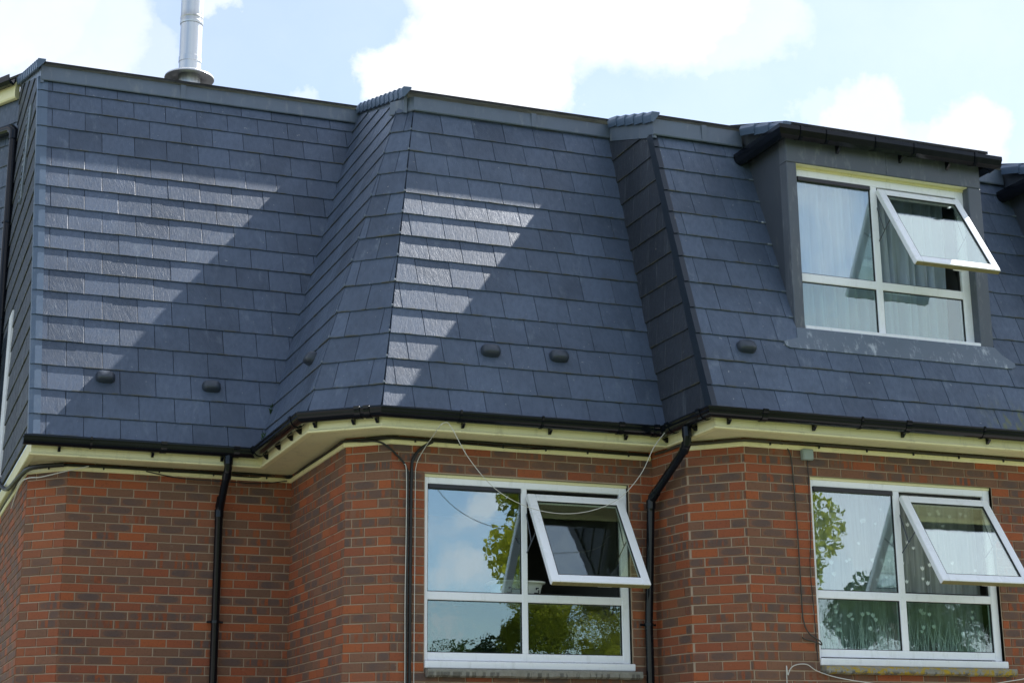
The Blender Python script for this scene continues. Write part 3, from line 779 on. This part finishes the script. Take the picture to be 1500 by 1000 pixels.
def sillset(W, x0, x1, Y, z, stone=True, parent=None):
    q = MB(); q.bbox(x0 - .002, x1 + .018, Y - .055, Y + .03, z - .062, z - .004, .006); q.build('window_board', 'white_plastic', W)
    if stone:
        q = MB(); n = 26; V = []; rn = random.Random(int(x0 * 10)); L = x1 + .055 - x0 - .005
        ring = lambda x, j: [(x, Y - .105 + j, z - .068), (x, Y - .112 + j, z - .078), (x, Y - .112 - j, z - .118 + j), (x, Y - .09, z - .130 + j), (x, Y + .06, z - .130), (x, Y + .06, z - .064)]
        for i in range(n): V += ring(x0 + .005 + L * i / (n - 1), rn.uniform(-.003, .003))
        F = [(i * 6 + j, i * 6 + (j + 1) % 6, (i + 1) * 6 + (j + 1) % 6, (i + 1) * 6 + j) for i in range(n - 1) for j in range(6)] + [tuple(range(6)), tuple(range(6 * n - 6, 6 * n))[::-1]]
        q.add(V, F); q.build('stone_sill', 'stone', W)
YB, YC, YD = -1.704, -2.541, -2.470
w1 = window(2.894, 4.690, -.460, -1.932, YB, 3.736, 3.788, -1.459, -1.394, -1.868, sash=(-1.752, -.578, 32.7, .912))
sillset(w1, 2.894, 4.690, YB, -1.932)
w2 = window(5.947, 7.747, -.450, -1.918, YC, 6.764, 6.828, -1.441, -1.376, -1.848, sash=(-2.585, -.562, 33.0, .912))
sillset(w2, 5.947, 7.747, YC, -1.918)
w1['label'] = 'white two-column window on the middle bay with bare dark glass'
w2['label'] = 'white window on the right bay with patterned net curtain'

# mortar smears beside the frames
# rooms behind the glass
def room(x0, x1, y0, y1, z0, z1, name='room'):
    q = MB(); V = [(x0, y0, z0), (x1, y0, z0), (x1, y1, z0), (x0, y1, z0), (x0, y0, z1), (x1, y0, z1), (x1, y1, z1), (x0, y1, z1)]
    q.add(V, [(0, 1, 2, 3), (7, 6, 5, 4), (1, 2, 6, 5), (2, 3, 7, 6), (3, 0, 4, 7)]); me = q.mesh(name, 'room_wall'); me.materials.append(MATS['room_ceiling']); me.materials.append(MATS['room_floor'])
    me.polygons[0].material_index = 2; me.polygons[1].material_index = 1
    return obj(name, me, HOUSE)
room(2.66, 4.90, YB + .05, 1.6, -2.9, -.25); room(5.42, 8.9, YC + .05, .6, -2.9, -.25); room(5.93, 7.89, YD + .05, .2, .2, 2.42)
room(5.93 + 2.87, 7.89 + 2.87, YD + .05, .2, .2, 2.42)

# ------------------------------------------------------------------ dormers
def dormer(dx):
    X0, X1 = 5.896 + dx, 7.922 + dx; YF = -2.556; m = MB()
    m.bbox(X0, X0 + .098, YF, YF + .12, .79, 2.301, .006); m.bbox(X1 - .138, X1, YF, YF + .12, .76, 2.301, .006)
    m.bbox(X0, X1, YF - .002, YF + .12, 2.302, 2.56, .006)
    D = m.build('dormer', 'lead', HOUSE)
    # vertical welts
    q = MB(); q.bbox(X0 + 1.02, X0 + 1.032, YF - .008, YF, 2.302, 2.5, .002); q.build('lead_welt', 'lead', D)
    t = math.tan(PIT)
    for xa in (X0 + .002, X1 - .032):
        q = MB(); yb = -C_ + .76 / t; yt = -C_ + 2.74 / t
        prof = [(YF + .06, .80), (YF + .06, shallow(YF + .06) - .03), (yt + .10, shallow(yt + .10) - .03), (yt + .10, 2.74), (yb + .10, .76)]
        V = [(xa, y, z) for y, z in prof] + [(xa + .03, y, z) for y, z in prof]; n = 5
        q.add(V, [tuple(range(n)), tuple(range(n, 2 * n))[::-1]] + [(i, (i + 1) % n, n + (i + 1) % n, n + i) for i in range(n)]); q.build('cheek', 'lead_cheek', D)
    q = MB(); q.box((X0 + .098, YF + .012, 2.296), (X1 - .138, YD + .04, 2.3015)); q.build('head_soffit', 'cream_plastic', D)
    # roof slab and its front gutter
    q = MB(); P = [(X0 - .05, -2.665), (X1 + .03, -2.665), (X1 + .03, -1.70), (X0 - .05, -1.70)]
    V = [(x, y, shallow(y) + .023) for x, y in P] + [(x, y, shallow(y) + .048) for x, y in P]
    q.add(V, [(3, 2, 1, 0), (4, 5, 6, 7)] + [(i, (i + 1) % 4, 4 + (i + 1) % 4, 4 + i) for i in range(4)]); q.build('dormer_roof', 'felt', D)
    gp = [(X0 - .022, -1.90), (X0 - .022, -2.585), (X1 + .035, -2.585), (X1 + .035, -1.90)]
    q = MB(); pr = [(.0, .062), (.0, -.045), (.07, -.075), (.105, -.05), (.118, .0), (.118, .035), (.108, .035), (.102, 0), (.012, -.03), (.012, .062)]
    q.sweep([(x, y, 2.545) for x, y in gp], pr); G = q.build('dormer_gutter', 'black_plastic', D)
    for s in (.79, 1.05, 1.55, 1.95, 2.6, 2.78):
        p, d = along(gp, s); a = p - d * .014; b = p + d * .014; big = [(o * 1.05 + (.002 if o > .01 else 0), h + (-.005 if h < .03 else .006)) for o, h in pr]
        q = MB(); q.sweep([(a.x, a.y, 2.545), (b.x, b.y, 2.545)], big); q.build('gutter_union', 'black_plastic', G)
    for s in (1.2, 1.85, 2.35):
        p, d = along(gp, s); a = p - d * .012; b = p + d * .012
        q = MB(); q.sweep([(a.x, a.y, 2.545), (b.x, b.y, 2.545)], [(.005, -.04), (.07, -.07), (.06, -.085), (.012, -.125), (.005, -.125)]); q.build('gutter_bracket', 'black_plastic', G)
    # apron flashing dressed over the tiles
    q = MB(); pts = [(X0 - .16, .655), (X0 - .155, .62), (X0 - .12, .598), (X1 + .10, .598), (X1 + .145, .62), (X1 + .15, .655), (X1 + .05, .72), (X1 - .01, .80), (X0 - .0, .80), (X0 - .02, .70)]
    n = len(pts); F = Facet((0, -C_, 0), U1, VP, [])
    V = [F.P(x, z / math.sin(PIT), .028) for x, z in pts] + [F.P(x, z / math.sin(PIT), .024 - .014) for x, z in pts]
    q.add(V, [tuple(range(n)), tuple(range(n, 2 * n))[::-1]] + [(i, (i + 1) % n, n + (i + 1) % n, n + i) for i in range(n)]); q.build('apron_flashing', 'lead_apron', D)
    # soakers where the tiles meet the cheek
    for s in SK[4:11]:
        for xa, sg in ((X0, -1), (X1, 1)):
            q = MB(); a = F.P(xa, s + .01, .02); q.bbox(-.022, .022, -.006, .006, -.012, .004, .002); q.build('soaker', 'lead_apron', D, Matrix.Translation(a + Vector((sg * .02, -.004, 0))))
    cloaks(sp(X0 - .06, -1.93), sp(X0 - .06, -2.66), 3)
    W = window(6.0 + dx, 7.790 + dx, 2.298, .842, YD, 6.795 + dx, 6.862 + dx, 1.262, 1.336, .866, side=.045, head=.085, parent=D, name='window_frame',
               sash=(-2.505, 2.19, 31.5, .955), vent=True)
    q = MB(); q.bbox(6.0 + dx, 7.79 + dx, YD - .085, YD, .772, .846, .006); q.build('window_board', 'white_plastic', D)
    # glazed parts go straight under the dormer so nothing sits four levels deep
    for ch in list(W.children): ch.parent = D; ch.matrix_basis = wmat(D).inverted() @ WM[ch.name]
    return D
d1 = dormer(0); d2 = dormer(2.87)
d1['label'] = 'dormer with its white top-hung light propped open'

# ------------------------------------------------------------------ vents, pipes, flue
def cowl(F, u, v):
    q = MB(); L, W_, H = .084, .056, .068; V = []; seg = 28; rings = 7
    for i in range(rings + 1):
        a = i / rings * math.pi / 2; sc = math.cos(a) ** .55 if i < rings else 0; h = H * math.sin(a) ** .8
        for j in range(seg):
            t = 2 * math.pi * j / seg; c, s_ = math.cos(t), math.sin(t); e = .42
            V.append((L * sc * math.copysign(abs(c) ** (e * 1.4), c) + 0, W_ * sc * math.copysign(abs(s_) ** (e * 1.6), s_), h))
    Fc = [(i * seg + j, i * seg + (j + 1) % seg, (i + 1) * seg + (j + 1) % seg, (i + 1) * seg + j) for i in range(rings) for j in range(seg)]
    V = [(x, y, z * (1.25 - .35 * (y / W_ + 1) / 2) + .018) for x, y, z in V]
    q.add(V, Fc, smooth=True)
    o = q.build('roof_vent', 'slate_shaded' if False else 'vent_plastic', ROOF, F.M(u, v))
simple('vent_plastic', (.036, .047, .066), .42, var=.15, scale=20)
for F, p in ((fa, (.602, .224, .582)), (fa, (1.531, .219, .567)), (fb, (3.426, -1.801, .57)), (fb, (4.04, -1.799, .576)), (fc, (5.351, -2.638, .568)), (fr_, (2.155, -1.034, .586))):
    u, v = F.uv(Vector(p)); cowl(F, u, v - .01)

def downpipe(pts, r, name, clips=(), socket=()):
    q = MB(); q.tube(pts, r, 16); P = q.build(name, 'black_plastic', HOUSE)
    for (a, b) in socket:
        q = MB(); q.tube([a, b], r * 1.18, 16); q.build('pipe_socket', 'black_plastic', P)
    for c, d in clips:
        q = MB(); c = Vector(c); q.tube([c + Vector((0, 0, -.012)), c + Vector((0, 0, .012))], r * 1.16, 16)
        q.tube([c, c + Vector(d)], .011, 6); q.tube([c + Vector((-.07, .02, 0)), c + Vector((.07, .02, 0))], .010, 6); q.build('pipe_clip', 'black_plastic', P)
    return P
yA = .286 - .062
downpipe([(1.655, -.062, -.09), (1.655, -.062, -.20), (1.652, -.03, -.255), (1.650, yA - .05, -.475), (1.648, yA, -.53), (1.648, yA, GZ + .1)], .034, 'downpipe',
         clips=[((1.648, yA, -1.50), (0, .06, 0)), ((1.648, yA, -3.2), (0, .06, 0))],
         socket=[((1.655, -.062, -.10), (1.655, -.062, -.17)), ((1.6535, -.045, -.235), (1.652, -.012, -.285)), ((1.65, yA - .075, -.43), (1.649, yA - .01, -.505)), ((1.648, yA, -.52), (1.648, yA, -.59))])
xC = 4.862
downpipe([(xC, -2.50, -.10), (xC, -2.50, -.215), (xC - .002, -2.465, -.27), (xC - .015, -1.90, -.565), (4.838, -1.865, -.61), (4.835, -1.86, -.70), (4.818, -1.80, -1.6), (4.815, -1.80, GZ + .1)], .034, 'downpipe',
         clips=[((4.818, -1.80, -1.62), (0, .06, 0)), ((4.816, -1.80, -3.3), (0, .06, 0))],
         socket=[((xC, -2.50, -.10), (xC, -2.50, -.18)), ((xC, -2.485, -.235), (xC, -2.43, -.29)), ((4.849, -1.945, -.542), (4.84, -1.885, -.585)), ((4.838, -1.864, -.60), (4.836, -1.86, -.67))])
# rear-wing pipe seen past the left corner
def wpt(t, z, o=.09): p = RWO + RW * t; n = Vector((-RW.y, RW.x, 0)); n = n if n.y < 0 else -n; p = p + n * o; return (p.x, p.y, z)
xp = -.06
downpipe([wpt(3.0, 4.30), wpt(xp + .07, 4.215), wpt(xp, 4.15), wpt(xp, .2), wpt(xp, GZ + .1)], .055, 'downpipe', clips=[(wpt(xp, 3.1), (.05, .06, 0)), (wpt(xp, 2.0), (.05, .06, 0))],
         socket=[(wpt(xp, 4.17), wpt(xp, 4.07))])
# rear wing eaves
q = MB(); pa = RWO + RW * 5; q.sweep([(pa.x, pa.y, 0), (RWO.x - .02, RWO.y, 0)], [(0, 4.60), (.02, 4.595), (.05, 4.60), (.06, 4.62), (.06, 4.79), (0, 4.79)]); q.build('rear_fascia', 'cream_plastic', HOUSE)
q = MB(); q.sweep([(pa.x, pa.y, 0), (RWO.x - .02, RWO.y, 0)], [(o * .8 + .06, h + 4.81) for o, h in [(0, .03), (0, -.03), (.03, -.07), (.09, -.07), (.12, -.03), (.12, .04), (.11, .04), (.10, -.02), (.03, -.05), (.01, .03)]]); rg = q.build('rear_gutter', 'black_plastic', HOUSE)
q = MB(); a = RWO + RW * .45; b = RWO + RW * .38; q.sweep([(a.x, a.y, 0), (b.x, b.y, 0)], [(.06, 4.76), (.14, 4.75), (.1, 4.69), (.06, 4.67)]); q.build('gutter_bracket', 'black_plastic', rg)
q = MB(); P = [RWO + RW * 5, RWO, RWO + Vector((0, 2, 0)), RWO + RW * 5 + Vector((0, 2, 0))]; q.add([(p.x, p.y - (.2 if i < 2 else 0), 4.85 + (.6 if i > 1 else 0)) for i, p in enumerate(P)], [(0, 1, 2, 3)]); q.build('rear_roof', 'felt', HOUSE)
# side window casing and vent strip in the left cheek
q = MB(); V = []
for (y, z) in ((3.25, .1), (2.76, .1), (2.58, 1.77), (2.92, 1.77)): V += [(-.035, y, z), (-.0, y, z)]
q.add(V, [(0, 2, 4, 6), (1, 7, 5, 3), (0, 1, 3, 2), (2, 3, 5, 4), (4, 5, 7, 6), (6, 7, 1, 0)]); sw = q.build('side_window_casing', 'white_plastic', HOUSE)
q = MB(); q.box((-.03, 3.0, .12), (.0, 3.75, 1.70)); q.build('pane', 'window_glass', sw)
q = MB(); V = [(-.035, 2.02, 3.78), (-.035, 2.30, 3.84), (-.035, 2.70, 2.93), (-.035, 2.52, 2.94)]
V += [(-.005, p[1], p[2]) for p in V]; q.add(V, [(3, 2, 1, 0), (4, 5, 6, 7)] + [(i, (i + 1) % 4, 4 + (i + 1) % 4, 4 + i) for i in range(4)]); lv = q.build('vent_strip', 'lead_apron', HOUSE)
for i in range(16):
    k = (i + .5) / 16; y0 = 2.30 + .40 * k; z0 = 3.84 - .91 * k; q = MB(); q.bbox(-.045, -.03, y0 - .03, y0 + .02, z0 - .016, z0 + .016, .003); q.build('louvre', 'lead_apron', lv)

# steel flue
fx, fy = 1.62, 2.5
q = MB(); q.lathe([(.118, -1.3), (.118, .175), (.123, .18), (.123, .24), (.118, .245), (.118, .62), (.124, .625), (.126, .64), (.126, .655), (.123, .66), (.123, .69), (.126, .70), (.124, .715), (.122, .72), (.122, 3.6)], (fx, fy, 4.50), 72)
FLU = q.build('flue', 'flue_steel', HOUSE)
q = MB(); q.lathe([(.128, .10), (.19, .075), (.262, .035), (.266, .020), (.262, .016), (.18, .03), (.12, .05)], (fx, fy, 4.475), 72); q.build('storm_collar', 'flue_steel', FLU)

# ------------------------------------------------------------------ cables and small fittings
def cat(p0, p1, sag, n=14):
    p0, p1 = Vector(p0), Vector(p1); return [p0.lerp(p1, i / n) - Vector((0, 0, 4 * sag * (i / n) * (1 - i / n))) for i in range(n + 1)]
def smooth_pts(pts, n=6):
    pts = [Vector(p) for p in pts]; out = []
    for i in range(len(pts) - 1):
        a, b = pts[i], pts[i + 1]; p0 = pts[max(i - 1, 0)]; p3 = pts[min(i + 2, len(pts) - 1)]
        for k in range(n):
            t = k / n; out.append(.5 * ((2 * a) + (b - p0) * t + (2 * p0 - 5 * a + 4 * b - p3) * t * t + (3 * a - p0 - 3 * b + p3) * t ** 3))
    out.append(pts[-1]); return out
def cable(name, pts, r, mat, label):
    q = MB(); q.tube(smooth_pts(pts), r, 6); return tag(q.build(name, mat), label, 'cable')
def wall_off(path, o, z, wob=0, seed=1):
    rn = random.Random(seed); out = []
    m = MB(); m.sweep([(p[0], p[1]) for p in path], [(o, 0), (o, .01)], closed_prof=False)
    P = [Vector(m.v[i]) for i in range(0, len(m.v), 2)]
    for i in range(len(P) - 1):
        n = max(2, int((P[i + 1] - P[i]).length / .35))
        for k in range(n): q = P[i].lerp(P[i + 1], k / n); out.append(Vector((q.x, q.y, z + rn.uniform(-wob, wob))))
    out.append(Vector((P[-1].x, P[-1].y, z))); return out
cable('cable', wall_off([(.045, 3.8)] + [WP[i] for i in (1, 2, 3, 4, 5)] + [(4.88, -1.734)], .022, -.189, .006, 2), .010, 'black_cable', 'thick black cable tucked under the soffit along the left and middle bays')
cable('cable', wall_off([(.045, 3.8)] + [WP[i] for i in (1, 2, 3, 4, 5)] + [(4.88, -1.734)], .034, -.205, .010, 3), .006, 'black_cable', 'thin black cable sagging over the cream trim of left and middle bays')
cable('cable', wall_off([(4.95, -1.80), WP[7], WP[8], WP[9]], .026, -.190, .005, 4), .011, 'brown_cable', 'brown cable running under the soffit of the right bay')
yb = -1.734 - .02
cable('cable', [(2.40, -1.60, -.205), (2.52, -1.74, -.235), (2.66, yb, -.34), (2.735, yb, -.44), (2.745, yb, -.60), (2.742, yb, -1.5), (2.742, yb, -2.6), (2.742, yb, GZ + .3)], .009, 'black_cable', 'black cable bending down from the chamfered corner beside the middle window')
cable('cable', [(2.95, yb - .01, -.205), (2.86, yb, -.26), (2.795, yb, -.34), (2.775, yb, -.46), (2.770, yb, -1.0), (2.768, yb, -2.0), (2.768, yb, GZ + .3)], .013, 'black_cable', 'thickest black cable dropping just left of the middle window')
cable('cable', [(2.71, yb - .004, -.40), (2.727, yb - .012, -.46), (2.729, yb - .012, -.9), (2.724, yb - .012, -1.5), (2.727, yb - .012, -2.2), (2.727, yb - .012, GZ + .3)], .0035, 'white_cable', 'thin white wire clipped along the left side of the black cables')
yl = -B_ - .10
cable('cable', [(2.800, yb - .01, GZ + .3), (2.800, yb - .01, -2.2), (2.803, yb - .01, -1.2), (2.803, yb - .01, -.60), (2.812, yb - .01, -.40), (2.86, -1.84, -.27), (2.87, -1.98, -.215), (2.87, yl - .03, -.165), (2.905, yl - .04, -.135), (2.96, yl - .04, -.155),
                (3.11, yl - .04, -.40), (3.33, yl - .04, -.63), (3.60, yl - .04, -.76), (3.88, yl - .04, -.80), (4.15, yl - .04, -.765), (4.40, yl - .04, -.655), (4.60, yl - .04, -.45), (4.72, yl - .06, -.22), (4.82, yl - .07, -.09)], .0029, 'white_cable', 'white cable looping in a wide sag across the middle window')
ycx = -2.571 - .02
cable('cable', [(5.66, ycx, -.20), (5.70, ycx, -.215), (5.755, ycx, -.27), (5.775, ycx, -.45), (5.79, ycx, -.9), (5.795, ycx, -1.4), (5.80, ycx, -1.62), (5.84, ycx - .01, -1.73), (5.93, ycx - .02, -1.79), (5.945, ycx - .02, -1.82), (5.90, ycx - .01, -1.80), (5.80, ycx, -1.775), (5.785, ycx, -1.76)], .0055, 'brown_cable', 'brown cable hanging down the brick left of the right bay window')
cable('cable', [(5.92, ycx, -.32), (5.915, ycx, -.9), (5.89, ycx, -1.2), (5.905, ycx, -1.6), (5.915, ycx, -1.95)], .0035, 'black_cable', 'thin dark wire dropping from the grey junction box')
cable('cable', [(5.62, ycx, GZ + .3), (5.62, ycx, -2.2), (5.63, ycx - .01, -2.06), (5.68, ycx - .01, -1.99), (5.80, ycx - .01, -1.975), (5.90, ycx - .02, -2.03), (6.1, ycx - .085, -2.09), (6.6, ycx - .09, -2.14), (7.2, ycx - .09, -2.15), (7.75, ycx - .09, -2.08), (8.3, ycx - .02, -2.03), (10.4, ycx, -2.02)], .0038, 'white_cable', 'pale cable passing below the lichen covered sill of the right window')
cable('cable', [(-.03, 1.2, -.45), (-.02, .6, -.33), (.02, .35, -.315), (.12, .25, -.315), (.30, .18, -.27), (.50, .16, -.215)], .0045, 'white_cable', 'pale wire drooping under the trim at the far left corner')
cable('cable', [(1.0, .25, -.215), (1.3, .24, -.26), (1.7, .14, -.285), (2.0, .23, -.27), (2.25, .22, -.235)], .005, 'black_cable', 'black cable sagging behind the left downpipe')
cable('cable', [(-.03, 3.4, .2), (-.04, 1.8, -.18), (-.02, .8, -.235), (.05, .32, -.225), (.30, .24, -.20)], .020, 'black_cable', 'thick dark pipe-like cable rising round the left corner under the fascia')
q = MB(); q.bbox(5.862, 5.962, ycx - .035, ycx + .014, -.325, -.235, .006); jb = tag(q.build('junction_box', 'grey_box'), 'small grey green junction box high on the right bay brickwork', 'junction box')
q = MB(); q.bbox(5.868, 5.956, ycx - .040, ycx - .034, -.319, -.241, .002); q.build('lid', 'grey_box', jb)

# little clips under the trim
q_ = 0
for path, n in (([WP[i] for i in (1, 2, 3)], 5), ([WP[5], (4.88, -1.734)], 6), ([WP[8], (9.5, -2.571)], 9)):
    tot = sum((Vector(path[i + 1]) - Vector(path[i])).length for i in range(len(path) - 1))
    for i in range(n):
        p, d = along(path, tot * (i + .5) / n); q = MB(); nn = Vector((d.y, -d.x)); c = p + nn * .032
        q.bbox(c.x - .006, c.x + .006, c.y - .01, c.y + .01, -.222, -.196, .003); q.build('cable_clip', 'black_cable', WALL)

# ------------------------------------------------------------------ curtains and things indoors
def curtain(x0, x1, y, z0, z1, mat, pleats, amp, seed, lean=0., name='curtain'):
    rn = random.Random(seed); nx = int((x1 - x0) / .012); nz = 14; V = []; ph = [rn.uniform(0, 6.3) for _ in range(4)]
    for j in range(nz + 1):
        k = j / nz
        for i in range(nx + 1):
            x = x0 + (x1 - x0) * i / nx + lean * (1 - k) * (i / nx); t = i / nx * pleats * 6.283
            V.append((x + .012 * math.sin(t * .5 + ph[3] + 2 * k), y + amp * (math.sin(t + ph[0] + .5 * k) + .5 * math.sin(t * 1.7 + ph[1]) + .35 * math.sin(t * .43 + ph[2] + 1.5 * k)), z0 + (z1 - z0) * k))
    q = MB(); w_ = nx + 1; q.add(V, [(j * w_ + i, j * w_ + i + 1, (j + 1) * w_ + i + 1, (j + 1) * w_ + i) for j in range(nz) for i in range(nx)], smooth=True)
    return q.build(name, mat)
for dx in (0, 2.87):
    tag(curtain(6.03 + dx, 6.95 + dx, YD + .16, .80, 2.30, 'sheer_white', 8, .034, 21 + int(dx), .0), 'plain sheer white curtain behind the left half of the %s dormer' % ('nearer' if not dx else 'farther'), 'curtain')
    tag(curtain(6.97 + dx, 7.70 + dx, YD + .22, .80, 2.30, 'sheer_white', 7, .036, 31 + int(dx), -.05), 'plain sheer white curtain behind the open light of the %s dormer' % ('nearer' if not dx else 'farther'), 'curtain')
cn = tag(curtain(5.99, 7.70, YC + .15, -1.86, -.50, 'sheer_net', 13, .016, 41), 'net curtain embroidered with tulips and grasses in the right bay window', 'curtain')
mot = MB(); rn = random.Random(5)
def tulip(x, z, s, y):
    pts = [(-.5, .45), (-.22, .12), (0, .5), (.22, .12), (.5, .45), (.42, -.2), (0, -.55), (-.42, -.2)]
    mot.add([(x + a * s, y, z + b * s) for a, b in pts], [tuple(range(8))])
for i in range(80):
    x = rn.uniform(6.02, 7.66); z = rn.choice([-.78, -.95, -1.12, -1.25, -.68, -1.52, -1.58, -1.66]) + rn.uniform(-.03, .03)
    s = rn.uniform(.028, .044); tulip(x, z, s, YC + .112)
    q = [(x, YC + .113, z - s * .5), (x + rn.uniform(-.01, .01), YC + .113, z - s * .5 - rn.uniform(.05, .3))]; mot.tube(q, .0009, 3)
for i in range(210):
    x = rn.uniform(6.02, 7.66); h = rn.uniform(.08, .30); c = rn.uniform(-.06, .06)
    mot.tube([(x + c * (k / 5) ** 2, YC + .112, -1.85 + h * k / 5) for k in range(6)], .0016, 3, rr=[.0045 * (1 - .15 * k) for k in range(6)])
tag(mot.build('embroidery', 'motif', cn), kind='stuff')
q = MB(); q.bbox(6.835, 6.93, YC + .16, YC + .36, -2.2, -1.64, .003)
tag(q.build('cardboard_box', 'cardboard'), 'yellow brown cardboard box edge standing inside the right bay window', 'box')
# laundry basket on the inner sill
bx, by = 3.80, YB + .30; q = MB(); V = []; seg = 28
prof = [(.15, -.115), (.175, -.0), (.185, .035), (.20, .035), (.20, .05), (.178, .05), (.165, 0), (.14, -.108)]
for (r, z) in prof:
    for j in range(seg):
        t = 2 * math.pi * j / seg; c, s_ = math.cos(t), math.sin(t); V.append((bx + r * 1.18 * math.copysign(abs(c) ** .6, c), by + r * .85 * math.copysign(abs(s_) ** .6, s_), -1.315 + z))
q.add(V, [(i * seg + j, i * seg + (j + 1) % seg, (i + 1) * seg + (j + 1) % seg, (i + 1) * seg + j) for i in range(len(prof) - 1) for j in range(seg)], smooth=True)
q.add([V[j] for j in range(seg)], [tuple(range(seg))[::-1]])
bk = tag(q.build('laundry_basket', 'basket'), 'white plastic basket with dark curled slots behind the middle window', 'basket')
for i, ox in enumerate((-.14, -.015, .10)):
    q = MB(); z = -1.345; y = by - .85 * .178 - .004; s = .02
    if i == 1: q.box((bx + ox - .02, y, z + .01), (bx + ox + .01, y + .004, z + .04))
    q.tube([(bx + ox + s + .02, y, z + s), (bx + ox + .02, y, z + s), (bx + ox + .02, y, z + .3 * s)], .005, 5); q.tube([(bx + ox + s + .02, y, z + s * .2), (bx + ox + s + .02, y, z - s), (bx + ox + .0, y, z - s)], .005, 5)
    q.build('slot', 'rubber', bk)
q = MB(); q.bbox(3.3, 4.6, YB + .16, YB + .46, -1.46, -1.432, .004); tag(q.build('shelf', 'room_wall'), 'narrow grey shelf carrying the basket behind the middle window', 'shelf')

for nm, z, lab in (('weed', .07, 'small green weed rooted at the foot of the left valley'), ('weed', .36, 'tiny green weed a little higher in the left valley')):
    q = MB(); rn = random.Random(int(z * 100)); c = valley_ab(z)
    for i in range(16):
        a = Vector((rn.uniform(-.6, .3), rn.uniform(-1, -.3), rn.uniform(-.2, 1))).normalized(); b = a.cross(Vector((rn.uniform(-1, 1), 1, .3))).normalized(); l = rn.uniform(.03, .07)
        p = c + Vector((rn.uniform(-.02, .02), -.02, rn.uniform(-.05, .05))); q.add([p, p + a * l * .5 + b * .009, p + a * l, p + a * l * .5 - b * .009], [(0, 1, 2, 3)])
    tag(q.build(nm, 'moss_plant'), lab, 'weed')
# ------------------------------------------------------------------ planting mirrored in the glass
def tree(name, x, y, zb, h, r, n, mat, label, cat, seed, low=.28, squash=1.25):
    rn = random.Random(seed); q = MB(); top = zb + h
    e = tag(empty(name, (x, y, zb)), label, cat)
    pts = [(x, y, zb), (x + .1, y, zb + h * .35), (x - .1, y + .1, zb + h * .7), (x, y, zb + h * .92)]; q.tube(smooth_pts(pts, 4), .2, 8, rr=None if 0 else [.22 * (1 - .07 * i) for i in range(13)])
    cl = []
    for i in range(60):
        z = rn.uniform(low, 1.0); k = math.sqrt(max(.05, 1 - ((z - .60) / .46) ** 2)); a = rn.uniform(0, 6.283); rr = r * k * rn.uniform(.35, 1)
        c = Vector((x + rr * math.cos(a), y + rr * math.sin(a), zb + h * z)); cl.append((c, rn.uniform(.35, .95) * r * .34, rn.random()))
        if i % 2 == 0: q.tube([(x, y, zb + h * (z - .18)), tuple((Vector((x, y, zb + h * (z - .1))) + c) / 2), tuple(c)], .05, 5, rr=[.07, .045, .02])
    q.build('trunk', 'trunk_bark', e)
    q = MB()
    for i in range(n):
        c, cr, ct = rn.choice(cl); d = Vector((rn.gauss(0, 1), rn.gauss(0, 1), rn.gauss(0, .8))).normalized() * cr * rn.random() ** .45; p = c + d
        a = Vector((rn.gauss(0, 1), rn.gauss(0, 1), rn.gauss(0, 1))).normalized(); b = a.orthogonal().normalized(); s = rn.uniform(.045, .095) * (1.35 if mat == 'leaf_dark' else 1)
        q.add([p - a * s, p + b * s * .55, p + a * s, p - b * s * .55], [(0, 1, 2, 3)], None, max(.02, min(.98, ct * .6 + rn.random() * .4)))
    q.build('crown', mat, e); return e
tree('garden_tree', 13.7, -20.2, GZ, 9.5, 3.35, 52000, 'leaf_yellow', 'broad yellow green tree facing the house, mirrored in the windows', 'tree', 3, low=.12)
tree('dark_tree', 21.2, -22.5, GZ, 5.9, 2.7, 22000, 'leaf_dark', 'smaller dark green tree standing right of the yellow green tree', 'tree', 4)
for i, (x, y, r) in enumerate(((11.3, -24, 2.2), (16.2, -24.5, 2.6))):
    tree('shrub', x, y, GZ, 4.6 + .3 * i, r, 14000, 'leaf_dark', ('lower rounded shrub behind the left side of the yellow green tree', 'taller wide shrub behind the right side of the yellow green tree')[i], 'shrub', 8 + i, low=.1)

scene.render.engine = 'CYCLES'
print('tiles', len(TILES), 'bricks', len(BR_ALL), 'objects', len(bpy.data.objects))
